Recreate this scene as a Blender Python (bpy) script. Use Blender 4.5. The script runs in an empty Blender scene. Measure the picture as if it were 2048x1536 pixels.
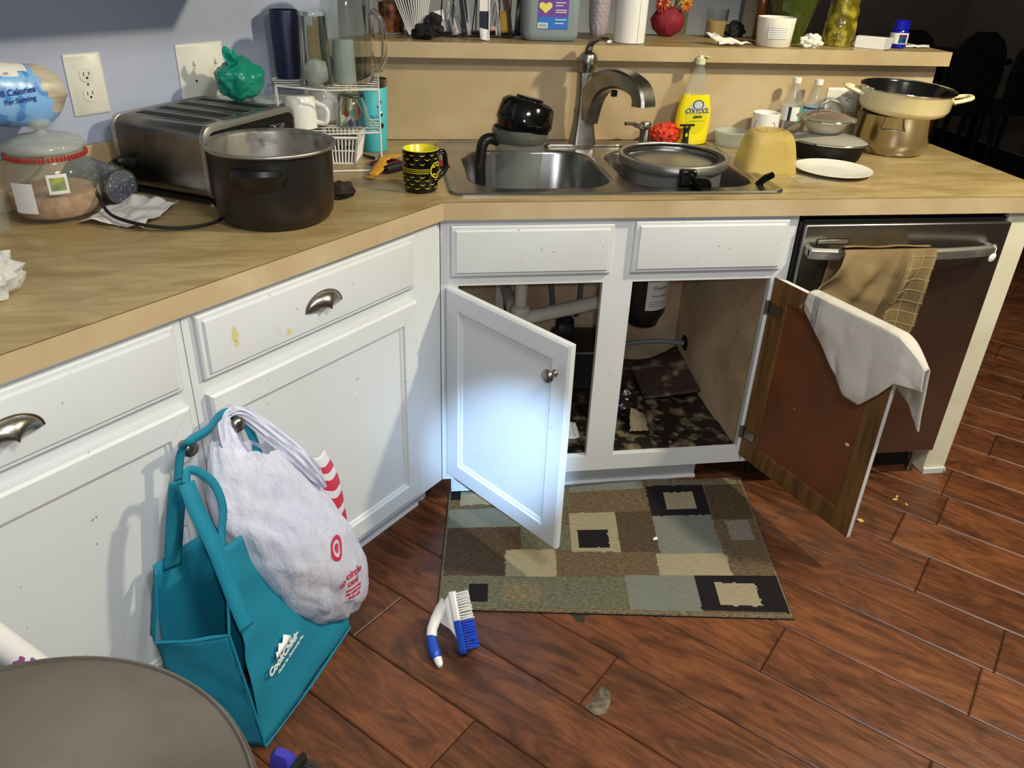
import bpy, math, random
from math import sin, cos, pi, radians, atan2, sqrt, hypot
from mathutils import Vector, Matrix, Euler, noise
random.seed(7)
SC = bpy.context.scene
COL = SC.collection
A = 0.8095                                   # the left run stands 46 degrees from the sink run

# ------------------------------------------------------------ camera, light, exposure
cd = bpy.data.cameras.new('camera'); cam = bpy.data.objects.new('camera', cd); COL.objects.link(cam)
cd.sensor_width = 36; cd.lens = 1605.74*36/2048; cd.clip_start = .02; cd.clip_end = 60
_p, _y, _r = .5102, .1697, .04
_f = Vector((sin(_y)*cos(_p), cos(_y)*cos(_p), -sin(_p)))
_rt = Vector((cos(_y), -sin(_y), 0)); _up = _rt.cross(_f)
_r2 = _rt*cos(_r)+_up*sin(_r); _u2 = -_rt*sin(_r)+_up*cos(_r)
cam.matrix_world = Matrix(((_r2.x, _u2.x, -_f.x, -.1323), (_r2.y, _u2.y, -_f.y, -1.9035), (_r2.z, _u2.z, -_f.z, 1.4786), (0, 0, 0, 1)))
SC.camera = cam
w = bpy.data.worlds.new('world'); SC.world = w; w.use_nodes = True
w.node_tree.nodes['Background'].inputs[0].default_value = (.5, .55, .65, 1)
w.node_tree.nodes['Background'].inputs[1].default_value = .03
SC.view_settings.view_transform = 'Standard'; SC.view_settings.look = 'None'
SC.view_settings.gamma = 1; SC.view_settings.use_curve_mapping = False
SC.view_settings.exposure = -0.30
SC.cycles.max_bounces = 8; SC.cycles.transmission_bounces = 10; SC.cycles.transparent_max_bounces = 10
SC.cycles.sample_clamp_indirect = 4

def light(name, kind, loc, energy, col, size=.1, to=None, spot=None, blend=.5):
    l = bpy.data.lights.new(name, kind); l.energy = energy; l.color = col
    if kind == 'AREA': l.shape = 'DISK'; l.size = size
    else: l.shadow_soft_size = size
    if spot: l.spot_size = radians(spot); l.spot_blend = blend
    o = bpy.data.objects.new(name, l); COL.objects.link(o); o.location = loc
    if to is not None: o.rotation_euler = (Vector(to)-Vector(loc)).to_track_quat('-Z', 'Y').to_euler()
    return o
# recessed ceiling light over the kitchen floor, to the right of the camera
light('ceiling_downlight', 'SPOT', (1.85, -.80, 2.36), 240, (1, .91, .64), .07, (1.0, -.5, 0), 125, .35)
# the flat kitchen ceiling fitting
light('ceiling_fitting', 'AREA', (.55, -1.75, 2.40), 46, (1, .97, .93), .55, (.55, -1.75, 0))
# the phone's own lamp, beside its lens
# added fill, no real lamp: lifts the far dining room out of black
light('dining_fill', 'POINT', (3.6, 4.9, 2.2), 5, (1, .9, .8), .1)
light('phone_light', 'POINT', (-.09, -1.93, 1.52), 34, (.92, .97, 1), .02)
# torch held beside the phone, cold beam on the open left door
light('torch', 'SPOT', (-.02, -1.86, 1.42), 620, (.40, .66, 1), .01, (.150, -.182, .29), 13, 1.0)

# ------------------------------------------------------------ materials
def lin(c): return c/12.92 if c <= .04045 else ((c+.055)/1.055)**2.4
def hx(h):
    h = h.lstrip('#'); return tuple(lin(int(h[i:i+2], 16)/255) for i in (0, 2, 4))+(1,)
class NT:
    def __init__(s, m): s.n = m.node_tree.nodes; s.l = m.node_tree.links; s.b = s.n['Principled BSDF']
    def new(s, t, **k):
        x = s.n.new(t)
        for a, v in k.items(): setattr(x, a, v)
        return x
    def ln(s, a, b): s.l.new(a, b)
    def noise(s, vec, scale, detail=3, rough=.5, dist=0):
        x = s.new('ShaderNodeTexNoise'); x.inputs['Scale'].default_value = scale; x.inputs['Detail'].default_value = detail
        x.inputs['Roughness'].default_value = rough; x.inputs['Distortion'].default_value = dist
        s.ln(vec, x.inputs['Vector']); return x.outputs['Fac']
    def ramp(s, fac, stops):
        x = s.new('ShaderNodeValToRGB'); e = x.color_ramp.elements
        e[0].position = stops[0][0]; e[0].color = stops[0][1]; e[1].position = stops[-1][0]; e[1].color = stops[-1][1]
        for p, c in stops[1:-1]: q = e.new(p); q.color = c
        s.ln(fac, x.inputs[0]); return x.outputs[0]
    def mix(s, fac, a, b, mode='MIX'):
        x = s.new('ShaderNodeMix', data_type='RGBA', blend_type=mode)
        for i, v in ((0, fac), (6, a), (7, b)):
            if isinstance(v, (int, float, tuple)): x.inputs[i].default_value = v
            else: s.ln(v, x.inputs[i])
        return x.outputs[2]
    def coord(s, kind='Object', scale=(1, 1, 1), rnd=False):
        t = s.new('ShaderNodeTexCoord'); m = s.new('ShaderNodeMapping'); m.inputs['Scale'].default_value = scale
        s.ln(t.outputs[kind], m.inputs[0]); v = m.outputs[0]
        if rnd:
            oi = s.new('ShaderNodeObjectInfo'); mu = s.new('ShaderNodeMath', operation='MULTIPLY'); mu.inputs[1].default_value = 61.7
            s.ln(oi.outputs['Random'], mu.inputs[0]); ad = s.new('ShaderNodeVectorMath', operation='ADD'); s.ln(v, ad.inputs[0]); s.ln(mu.outputs[0], ad.inputs[1]); v = ad.outputs[0]
        return v
    def bump(s, h, strength, dist=.002):
        x = s.new('ShaderNodeBump'); x.inputs['Strength'].default_value = strength; x.inputs['Distance'].default_value = dist
        s.ln(h, x.inputs['Height']); s.ln(x.outputs[0], s.b.inputs['Normal'])
def base(name, col, rough=.5, metal=0, trans=0, ior=1.45, spec=.5, coat=0, emit=None, sss=0, alpha=1):
    m = bpy.data.materials.new(name); m.use_nodes = True; t = NT(m); b = t.b
    b.inputs['Base Color'].default_value = hx(col); b.inputs['Roughness'].default_value = rough; b.inputs['Metallic'].default_value = metal
    b.inputs['Transmission Weight'].default_value = trans; b.inputs['IOR'].default_value = ior; b.inputs['Specular IOR Level'].default_value = spec
    b.inputs['Coat Weight'].default_value = coat; b.inputs['Coat Roughness'].default_value = .08; b.inputs['Alpha'].default_value = alpha
    if sss: b.inputs['Subsurface Weight'].default_value = sss; b.inputs['Subsurface Radius'].default_value = (.01, .01, .01)
    if emit: b.inputs['Emission Color'].default_value = hx(col); b.inputs['Emission Strength'].default_value = emit
    return m
def mat(name, col, rough=.5, metal=0, col2=None, scale=8, stretch=(1, 1, 1), lo=.4, hi=.65, bump=0, bscale=80, bstretch=None, specks=None, **k):
    """base colour, a second colour in noise patches, small specks, fine relief"""
    m = base(name, col, rough, metal, **k); t = NT(m); c = None
    if col2:
        c = t.ramp(t.noise(t.coord(scale=stretch), scale, 4), [(lo, hx(col)), (hi, hx(col2))])
    if specks:
        scol, sscale, th = specks
        f = t.ramp(t.noise(t.coord(), sscale, 1), [(th, (0, 0, 0, 1)), (th+.015, (1, 1, 1, 1))])
        c = t.mix(f, c if c is not None else hx(col), hx(scol))
    if c is not None: t.ln(c, t.b.inputs['Base Color'])
    if bump: t.bump(t.noise(t.coord(scale=bstretch or (1, 1, 1)), bscale, 3), bump)
    return m
M = {}
def wood_floor():
    m = base('plank_wood', '#7a4a30', .38); t = NT(m)
    v = t.coord(scale=(1, 1, 1), rnd=True)
    w1 = t.new('ShaderNodeMapping'); w1.inputs['Scale'].default_value = (1.7, 6.8, 4); t.ln(v, w1.inputs[0])
    g = t.noise(w1.outputs[0], 2.0, 6, .62, 2.6)
    w2 = t.new('ShaderNodeMapping'); w2.inputs['Scale'].default_value = (4, 38, 7); t.ln(v, w2.inputs[0])
    f = t.noise(w2.outputs[0], 3.0, 4, .6, 1.2)
    c = t.ramp(g, [(.26, hx('#452a1b')), (.42, hx('#693f2a')), (.53, hx('#804b2d')), (.66, hx('#925936')), (.80, hx('#6a432b'))])
    c = t.mix(t.ramp(f, [(.36, (.42, .42, .42, 1)), (.60, (0, 0, 0, 1))]), c, hx('#4a2e1d'))
    kn = t.noise(v, 4.2, 5, .66, 1.4)
    c = t.mix(t.ramp(kn, [(.55, (0, 0, 0, 1)), (.72, (.7, .7, .7, 1))]), c, hx('#36241a'))
    oi = t.new('ShaderNodeObjectInfo'); mr = t.new('ShaderNodeMapRange'); mr.inputs[3].default_value = .54; mr.inputs[4].default_value = .84
    t.ln(oi.outputs['Random'], mr.inputs[0])
    vm = t.new('ShaderNodeVectorMath', operation='SCALE'); t.ln(c, vm.inputs[0]); t.ln(mr.outputs[0], vm.inputs['Scale'])
    t.ln(vm.outputs[0], t.b.inputs['Base Color'])
    r = t.ramp(g, [(.3, (.30,)*3+(1,)), (.7, (.45,)*3+(1,))]); t.ln(r, t.b.inputs['Roughness'])
    t.bump(t.mix(.5, g, f), .35, .004)
    return m
M['plank'] = wood_floor()
def laminate():
    m = base('laminate', '#c9b18c', .33); t = NT(m); v = t.coord()
    a = t.noise(v, 3.2, 4, .6, .4); b = t.noise(t.coord(scale=(3, 9, 9)), 6, 4, .6, .5)
    c = t.ramp(a, [(.3, hx('#a9946f')), (.5, hx('#b5a07d')), (.7, hx('#c3b292'))])
    c = t.mix(t.ramp(b, [(.5, (0, 0, 0, 1)), (.75, (.45, .45, .45, 1))]), c, hx('#b9997a'))
    t.ln(c, t.b.inputs['Base Color']); t.bump(t.noise(v, 220, 2), .05, .001); return m
M['laminate'] = laminate()
def worktop_mat():
    m = base('worktop_laminate', '#b99c6c', .3); t = NT(m)
    a = t.noise(t.coord(scale=(1.6, 6, 4)), 3.4, 5, .62, .8); b = t.noise(t.coord(), 2.3, 3, .5)
    c = t.ramp(a, [(.28, hx('#8b744a')), (.48, hx('#a08a60')), (.72, hx('#b6a378'))])
    c = t.mix(t.ramp(b, [(.5, (0, 0, 0, 1)), (.8, (.5, .5, .5, 1))]), c, hx('#957a4c'))
    t.ln(c, t.b.inputs['Base Color']); t.ln(t.ramp(b, [(.3, (.24,)*3+(1,)), (.7, (.38,)*3+(1,))]), t.b.inputs['Roughness'])
    t.bump(t.noise(t.coord(), 160, 2), .06, .001); return m
M['top'] = worktop_mat()
M['edge_line'] = mat('edge_line', '#5a4326', .5)
def paint(name, col, grain=True):
    m = base(name, col, .36); t = NT(m); v = t.coord()
    c = t.ramp(t.noise(v, 2.5, 3), [(.35, hx(col)), (.75, hx('#c6c9cb'))])
    f = t.ramp(t.noise(v, 95, 1), [(.775, (0, 0, 0, 1)), (.79, (1, 1, 1, 1))])
    c = t.mix(f, c, hx('#8a7c68'))
    y = t.ramp(t.noise(t.coord(scale=(1, 1, .6)), 9, 2), [(.76, (0, 0, 0, 1)), (.80, (.6, .6, .6, 1))])
    c = t.mix(y, c, hx('#c2b48a'))
    t.ln(c, t.b.inputs['Base Color'])
    if grain: t.bump(t.noise(t.coord(scale=(150, 150, 5)), 1.6, 3, .6), .12, .002)
    return m
M['white'] = paint('white_paint', '#d0d4d8')
M['cream'] = mat('cream_paint', '#dedac6', .45, col2='#d2cdb6', scale=6)
M['wall'] = mat('blue_wall', '#a9b0c8', .55, col2='#9da5bf', scale=3, bump=.35, bscale=70)
M['greywall'] = mat('grey_wall', '#b4b8be', .7, bump=.2, bscale=60)
M['darkwall'] = mat('dark_wall', '#8a8078', .8)
M['ceiling'] = mat('ceiling_paint', '#c9c6be', .9, bump=.3, bscale=40)
M['brushed'] = mat('brushed_aluminium', '#a2a2a3', .45, .7, col2='#8a8a8c', scale=5, bump=.03, bscale=8, bstretch=(4, 4, 140))
M['steel'] = mat('stainless_steel', '#b6b5b2', .34, .85, col2='#a3a19d', scale=4, stretch=(1, 1, 30), bump=.04, bscale=8, bstretch=(4, 4, 140))
M['sink'] = mat('sink_steel', '#a9a9aa', .27, 1, col2='#8f8f90', scale=6, bump=.05, bscale=20)
M['dw'] = mat('dishwasher_steel', '#a3a19e', .34, 1, col2='#8d8a86', scale=2.5, bump=.03, bscale=6, bstretch=(160, 4, 4))
M['nickel'] = mat('brushed_nickel', '#a9a39b', .3, 1, col2='#8d8780', scale=20)
M['chrome'] = mat('chrome', '#d8d8d8', .1, 1)
M['polish'] = mat('polished_steel', '#c8c4bb', .12, 1, col2='#a8a296', scale=3, bump=.02, bscale=6)
M['black'] = mat('black_plastic', '#141416', .35)
M['blackm'] = mat('black_matte', '#101011', .7)
M['blackg'] = mat('black_gloss', '#0b0b0c', .12)
M['rubber'] = mat('black_rubber', '#161616', .55)
M['whitep'] = mat('white_plastic', '#e4e3df', .35)
M['pvc'] = mat('white_pvc', '#d9d8d4', .4, col2='#c6c3ba', scale=12)
M['plate'] = mat('switch_plate', '#dcdad2', .35, col2='#d2cfc4', scale=9)
M['ceramic'] = mat('white_ceramic', '#e8e6e1', .12, coat=.3)
M['glass'] = base('clear_glass', '#f6faf8', .02, trans=1, ior=1.46)
M['clearpl'] = base('clear_plastic', '#b4bab5', .05, alpha=.13, spec=1.0)
M['jarglass'] = base('thin_glass', '#b9c1bb', .03, alpha=.09, spec=1.0)
M['smokepl'] = base('smoke_plastic', '#8f9491', .05, alpha=.24, spec=1.0)
M['paper'] = mat('white_paper', '#dcdbdb', .8, bump=.15, bscale=40)
M['tissue'] = mat('tissue_paper', '#dedbd6', .9, bump=.3, bscale=60)
M['oak'] = mat('oak_frame', '#6b4a22', .5, col2='#4c3216', scale=5, stretch=(8, 8, 1), bump=.15, bscale=8, bstretch=(12, 12, 1))
M['brownpanel'] = mat('brown_hardboard', '#6c3b1d', .40, col2='#55301a', scale=4, specks=('#c7b9a6', 30, .77))
M['ply'] = mat('cabinet_inside', '#d2bb9c', .75, col2='#b09478', scale=5, specks=('#4a3a2b', 70, .76))
M['rot'] = mat('rotten_board', '#15100d', .5, col2='#8a7a62', scale=24, lo=.5, hi=.78, bump=.6, bscale=25)
M['mitre'] = mat('mitre_line', '#b9b5a6', .6)
M['teal'] = mat('teal_nonwoven', '#10809c', .75, col2='#0d7590', scale=6, bump=.12, bscale=400)
M['tealdark'] = mat('teal_trim', '#0f7a98', .7, bump=.1, bscale=400)

# ------------------------------------------------------------ mesh building
class MB:
    def __init__(s): s.v = []; s.f = []; s.sm = []; s.mi = []
    def add(s, vs, fs, smooth=True, mi=0):
        n = len(s.v); s.v += [tuple(v) for v in vs]
        for f in fs: s.f.append(tuple(i+n for i in f)); s.sm.append(smooth); s.mi.append(mi)
        return s
    def box(s, x0, x1, y0, y1, z0, z1, mi=0):
        v = [(x, y, z) for z in (z0, z1) for y in (y0, y1) for x in (x0, x1)]
        return s.add(v, [(0, 2, 3, 1), (4, 5, 7, 6), (0, 1, 5, 4), (2, 6, 7, 3), (0, 4, 6, 2), (1, 3, 7, 5)], False, mi)
    def loft(s, rings, closed=True, cap0=False, cap1=False, smooth=True, mi=0, loop=False):
        n = len(rings[0]); v = [p for r in rings for p in r]; f = []
        m = n if closed else n-1
        for k in range(len(rings)-(0 if loop else 1)):
            a, b = k*n, ((k+1) % len(rings))*n
            for i in range(m):
                j = (i+1) % n; f.append((a+i, a+j, b+j, b+i))
        if cap0: f.append(tuple(range(n))[::-1])
        if cap1: f.append(tuple(range((len(rings)-1)*n, len(rings)*n)))
        return s.add(v, f, smooth, mi)
    def lathe(s, prof, n=40, c=(0, 0, 0), mi=0, sx=1, sy=1, ribs=None):
        rings = []
        for k, (r, z) in enumerate(prof):
            ring = []
            for i in range(n):
                a = 2*pi*i/n; q = r*(1+(ribs(a, z) if ribs else 0)); ring.append((c[0]+q*cos(a)*sx, c[1]+q*sin(a)*sy, c[2]+z))
            rings.append(ring)
        return s.loft(rings, mi=mi)
    def tube(s, pts, r, n=8, mi=0, closed=False, flat=1.0):
        pts = [Vector(p) for p in pts]; N = len(pts); rings = []
        up = None
        for k, p in enumerate(pts):
            if closed: d = pts[(k+1) % N]-pts[k-1]
            else: d = pts[min(k+1, N-1)]-pts[max(k-1, 0)]
            d.normalize()
            if up is None: up = Vector((0, 0, 1)) if abs(d.z) < .9 else Vector((0, 1, 0))
            sd = d.cross(up)
            if sd.length < 1e-4: sd = d.cross(Vector((1, 0, 0)))
            sd.normalize(); up = sd.cross(d).normalized()
            rr = r[k] if isinstance(r, (list, tuple)) else r
            rings.append([p+sd*rr*cos(2*pi*i/n)+up*rr*flat*sin(2*pi*i/n) for i in range(n)])
        return s.loft(rings, cap0=not closed, cap1=not closed, mi=mi, loop=closed)
    def prism(s, poly, z0, z1, mi=0, smooth=False):
        n = len(poly); v = [(x, y, z0) for x, y in poly]+[(x, y, z1) for x, y in poly]
        f = [tuple(range(n))[::-1], tuple(range(n, 2*n))]+[(i, (i+1) % n, n+(i+1) % n, n+i) for i in range(n)]
        return s.add(v, f, smooth, mi)
    def grid(s, fn, nu, nv, mi=0, smooth=True):
        v = [fn(i/nu, j/nv) for j in range(nv+1) for i in range(nu+1)]
        f = [(j*(nu+1)+i, j*(nu+1)+i+1, (j+1)*(nu+1)+i+1, (j+1)*(nu+1)+i) for j in range(nv) for i in range(nu)]
        return s.add(v, f, smooth, mi)
    def sph(s, c, r, n=16, sc=(1, 1, 1), mi=0, wob=0, wsc=10):
        rings = []
        for j in range(1, n//2):
            t = pi*j/(n//2); ring = []
            for i in range(n):
                a = 2*pi*i/n; d = Vector((sin(t)*cos(a), sin(t)*sin(a), -cos(t)))
                q = 1+(wob*noise.noise(d*wsc+Vector(c)*9) if wob else 0)
                ring.append((c[0]+d.x*r*sc[0]*q, c[1]+d.y*r*sc[1]*q, c[2]+d.z*r*sc[2]*q))
            rings.append(ring)
        b = [(c[0], c[1], c[2]-r*sc[2])]; t_ = [(c[0], c[1], c[2]+r*sc[2])]
        k = len(s.v); s.loft(rings, mi=mi); last = len(s.v)-n
        s.v += b+t_; bi = len(s.v)-2
        for i in range(n):
            s.f.append((bi, k+(i+1) % n, k+i)); s.sm.append(True); s.mi.append(mi)
            s.f.append((bi+1, last+i, last+(i+1) % n)); s.sm.append(True); s.mi.append(mi)
        return s
    def xf(s, mtx, start=0):
        s.v[start:] = [tuple(mtx @ Vector(p)) for p in s.v[start:]]; return s
def obj(name, mb, m, parent=None, loc=None, rot=None, bevel=0, solid=0, sub=0, sharp=38, bseg=2, kind=None, label=None):
    me = bpy.data.meshes.new(name); me.from_pydata(mb.v, [], mb.f)
    for q in (m if isinstance(m, (list, tuple)) else [m]): me.materials.append(M[q] if isinstance(q, str) else q)
    me.polygons.foreach_set('use_smooth', mb.sm); me.polygons.foreach_set('material_index', mb.mi)
    me.update(); me.set_sharp_from_angle(angle=radians(sharp))
    o = bpy.data.objects.new(name, me); COL.objects.link(o)
    if parent: o.parent = parent
    if loc is not None: o.location = loc
    if rot is not None: o.rotation_euler = rot
    if solid: q = o.modifiers.new('solid', 'SOLIDIFY'); q.thickness = solid; q.offset = 0
    if bevel: q = o.modifiers.new('bevel', 'BEVEL'); q.width = bevel; q.segments = bseg; q.limit_method = 'ANGLE'; q.angle_limit = radians(35)
    if sub: q = o.modifiers.new('sub', 'SUBSURF'); q.levels = sub; q.render_levels = sub
    if kind: o['kind'] = kind
    if label: o['label'] = label
    return o
def tag(o, label, cat, group=None, kind=None):
    o['label'] = label; o['category'] = cat
    if group: o['group'] = group
    if kind: o['kind'] = kind
    return o
def thing(name, label, cat, loc=(0, 0, 0), rz=0, group=None, rot=None):
    o = bpy.data.objects.new(name, None); COL.objects.link(o); o.empty_display_size = .05
    o.location = loc; o.rotation_euler = rot if rot else (0, 0, rz); return tag(o, label, cat, group)
def solo(name, mb, m, label, cat, loc=(0, 0, 0), rz=0, group=None, rot=None, **k):
    o = obj(name, mb, m, loc=loc, rot=rot if rot else (0, 0, rz), **k); return tag(o, label, cat, group)
def struct(name, mb, m, **k): return obj(name, mb, m, kind='structure', **k)
def LW(x, d, z=0): return (x*cos(A)-d*sin(A), x*sin(A)+d*cos(A), z)      # left-run coordinates -> world
def text(s, size, m, parent, loc, rot=(0, 0, 0), R=None, ext=.0004, name='lettering', align='CENTER', shear=0, sx=1, label=None, bold=0, ang=0):
    cu = bpy.data.curves.new('t', 'FONT'); cu.body = s; cu.size = size; cu.align_x = align; cu.align_y = 'CENTER'; cu.extrude = ext; cu.shear = shear
    cu.offset = bold; cu.resolution_u = 3
    o = bpy.data.objects.new('t', cu); me = bpy.data.meshes.new_from_object(o)
    for v in me.vertices:
        x, y, z = v.co; x *= sx
        v.co = (R*sin(x/R+ang), -(R+z)*cos(x/R+ang), y) if R else (x, -z, y)
    me.materials.clear(); me.materials.append(M[m]); bpy.data.objects.remove(o)
    o = bpy.data.objects.new(name, me); COL.objects.link(o); o.parent = parent; o.location = loc; o.rotation_euler = rot
    if label: o['label'] = label
    return o
def rrect(x0, x1, y0, y1, r, n=6):
    p = []
    for cx, cy, a0 in ((x1-r, y1-r, 0), (x0+r, y1-r, pi/2), (x0+r, y0+r, pi), (x1-r, y0+r, 3*pi/2)):
        for i in range(n+1): a = a0+pi/2*i/n; p.append((cx+r*cos(a), cy+r*sin(a)))
    return p
def smoothpts(pts, k=8):
    P = [Vector(p) for p in pts]; out = []
    for i in range(len(P)-1):
        a, b, c, d = P[max(i-1, 0)], P[i], P[i+1], P[min(i+2, len(P)-1)]
        for j in range(k):
            t = j/k; out.append(.5*((2*b)+(c-a)*t+(2*a-5*b+4*c-d)*t*t+(3*b-a-3*c+d)*t**3))
    return out+[P[-1]]
def fbm(x, y, z=0): return noise.noise(Vector((x, y, z)))+.5*noise.noise(Vector((2*x, 2*y, 2*z+7)))

# ------------------------------------------------------------ room shell
WL = .66                                                  # depth of the blue wall behind the left run
struct('floor', MB().box(-3.2, 5.2, -3.6, 5.4, -.03, -.006), mat('subfloor', '#160d08', .9))
FLOOR = bpy.data.objects['floor']
th = radians(-45.2); PW = .1712
def plank_mesh(L):
    g = .0011; c = .0032; W = PW
    r0 = [(g, g, -.006), (L-g, g, -.006), (L-g, W-g, -.006), (g, W-g, -.006)]
    r1 = [(x, y, -c*.9) for x, y, z in r0]
    r2 = [(g+c, g+c, 0), (L-g-c, g+c, 0), (L-g-c, W-g-c, 0), (g+c, W-g-c, 0)]
    mb = MB(); mb.loft([r0, r1, r2], cap1=True, smooth=False); return mb
ends = {-2: .70, 0: .983, 3: 1.21, 5: 1.193, 6: 1.172}
PL = 1.215
pm = {}
for k in range(-9, 27):
    off = ends.get(k, random.random()*PL+.1) % PL
    for j in range(-3, 5):
        a = off+PL*(j-1); u0, v0 = a, -.008+PW*k
        cx, cy = (a+PL/2)*cos(th)-(v0+PW/2)*sin(th), (a+PL/2)*sin(th)+(v0+PW/2)*cos(th)
        if not (-1.25 < cx < 4.3 and -1.7 < cy < 3.6): continue
        if cy > 1.0 and cx < 1.4 or (cx < -.5 and cy > .3): continue
        if 'p' not in pm:
            o = obj('plank', plank_mesh(PL), 'plank', FLOOR); pm['p'] = o
        else: o = bpy.data.objects.new('plank', pm['p'].data); COL.objects.link(o); o.parent = FLOOR
        o.location = (u0*cos(th)-v0*sin(th), u0*sin(th)+v0*cos(th), 0); o.rotation_euler = (0, 0, th)
struct('ceiling', MB().box(-3.2, 5.2, -3.6, 5.4, 2.42, 2.5), 'ceiling')
# blue wall behind the left run
mb = MB().box(-2.6, .325, WL, WL+.12, 0, 2.42)
struct('wall_left', mb, 'wall', rot=(0, 0, A))
struct('wall_behind', MB().box(-3.2, 5.2, -3.7, -3.6, 0, 2.42), 'ceiling')
struct('wall_right', MB().box(5.2, 5.3, -3.6, 5.4, 0, 2.42), 'darkwall')
struct('wall_far', MB().box(-3.2, 5.2, 5.4, 5.5, 0, 2.42), 'darkwall')
struct('wall_back', MB().box(-1.2, 1.50, 1.9, 2.0, 0, 2.42), 'greywall')
struct('wall_side', MB().box(-3.3, -3.2, -3.6, 5.4, 0, 2.42), 'ceiling')
struct('trim_1', MB().box(1.19, 1.25, 1.880, 1.9, 0, 2.1), mat('olive_trim', '#8a8568', .5), bevel=.004)
struct('trim_2', MB().box(1.50, 1.56, 1.86, 2.02, 0, 2.2), 'darkwall', bevel=.004)

# half wall carrying the raised bar, clad in laminate on the kitchen side
struct('wall_peninsula', MB().prism([(-.2, .665), (1.665, .665), (1.665, .78), (-.09, .78)], 0, 1.157), 'greywall')
bs = None
bs = solo('backsplash_panel', MB().box(-.30, 1.667, .645, .6648, .9142, 1.1575), 'laminate', 'tall beige laminate backsplash panel between worktop and raised bar', 'backsplash', bevel=.0015)
mb = MB(); _R = random.Random(9)
for i in range(70):
    x = -.28+.0095*i*1.6+_R.uniform(-.004, .004)
    if x > 1.6: break
    r_ = max(.0006, .0028*noise.noise(Vector((x*9, 3, 1)))+.0012)
    mb.tube([(x, .6442, .9150), (x+.016, .6440, .9150+r_*.4)], [r_, r_*.6], 5)
obj('grime_line', mb, 'rubber', bs, kind='stuff')
lb = solo('low_backsplash', MB().box(-1.6, .235, WL-.0195, WL-.0005, .9142, 1.022), 'laminate', 'low beige laminate strip along foot of the blue wall', 'backsplash', rz=A, bevel=.002)
bar = thing('bar_top', 'raised beige laminate bar shelf above the sink backsplash', 'counter')
BP = [(-.325, .60), (1.6735, .60), (1.6735, .95), (.0, .95)]
obj('bar_surface', MB().prism(BP, 1.164, 1.20), 'top', bar)
obj('front_edge', MB().box(-.33, 1.675, .5975, .6, 1.158, 1.1995), 'laminate', bar)
obj('end_edge', MB().box(1.6737, 1.676, .6, .95, 1.158, 1.1995), 'laminate', bar)

# ------------------------------------------------------------ worktop
wt = thing('worktop', 'beige laminate worktop with a bend, running along both cabinet rows', 'countertop')
ov = .015
bend = (ov*math.tan(A/2), -ov)
SX0, SX1, SY0, SY1 = .05, .88, .055, .575                 # sink cut-out
LF = LW(-1.6, -ov)[:2]; LB = LW(-1.6, WL-.001)[:2]
cx_ = (.69*.644-WL)/.7239
corner = (( -WL+.001+.644*cos(A))/sin(A), .644)
mb = MB()
def slab(poly):
    mb.prism(poly, .874, .9140)
slab([LF, bend, (SX0, SY0), (SX0, SY1), (corner[0], .6445), corner, LB])
mb.v = []; mb.f = []; mb.sm = []; mb.mi = []
slab([LF, bend, (.006, .644), corner, LB]); slab([bend, (SX0, -ov), (SX0, .644), (.006, .644)])
slab([(SX0, -ov), (SX1, -ov), (SX1, SY0), (SX0, SY0)]); slab([(SX0, SY1), (SX1, SY1), (SX1, .644), (SX0, .644)]); slab([(SX1, -ov), (1.69, -ov), (1.69, .644), (SX1, .644)])
obj('surface', mb, 'top', wt)
mb = MB()
e = .0016
def edge(a, b, off=.002, z0=.870, z1=.9128, m=None):
    (m or mb).prism([a, b, (b[0]+e*0, b[1]-off) if a[1] == b[1] else (b[0]+sin(A)*off, b[1]-cos(A)*off), (a[0], a[1]-off) if a[1] == b[1] else (a[0]+sin(A)*off, a[1]-cos(A)*off)], z0, z1)
edge(bend, (1.69, -ov)); edge(LF, bend)
mb.box(1.69, 1.692, -ov, .644, .870, .9128)
obj('edge_band', mb, 'laminate', wt)
mb = MB(); edge(bend, (1.69, -ov), .0006, .9128, .9140); edge(LF, bend, .0006, .9128, .9140); obj('edge_seam', mb, 'edge_line', wt)

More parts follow.
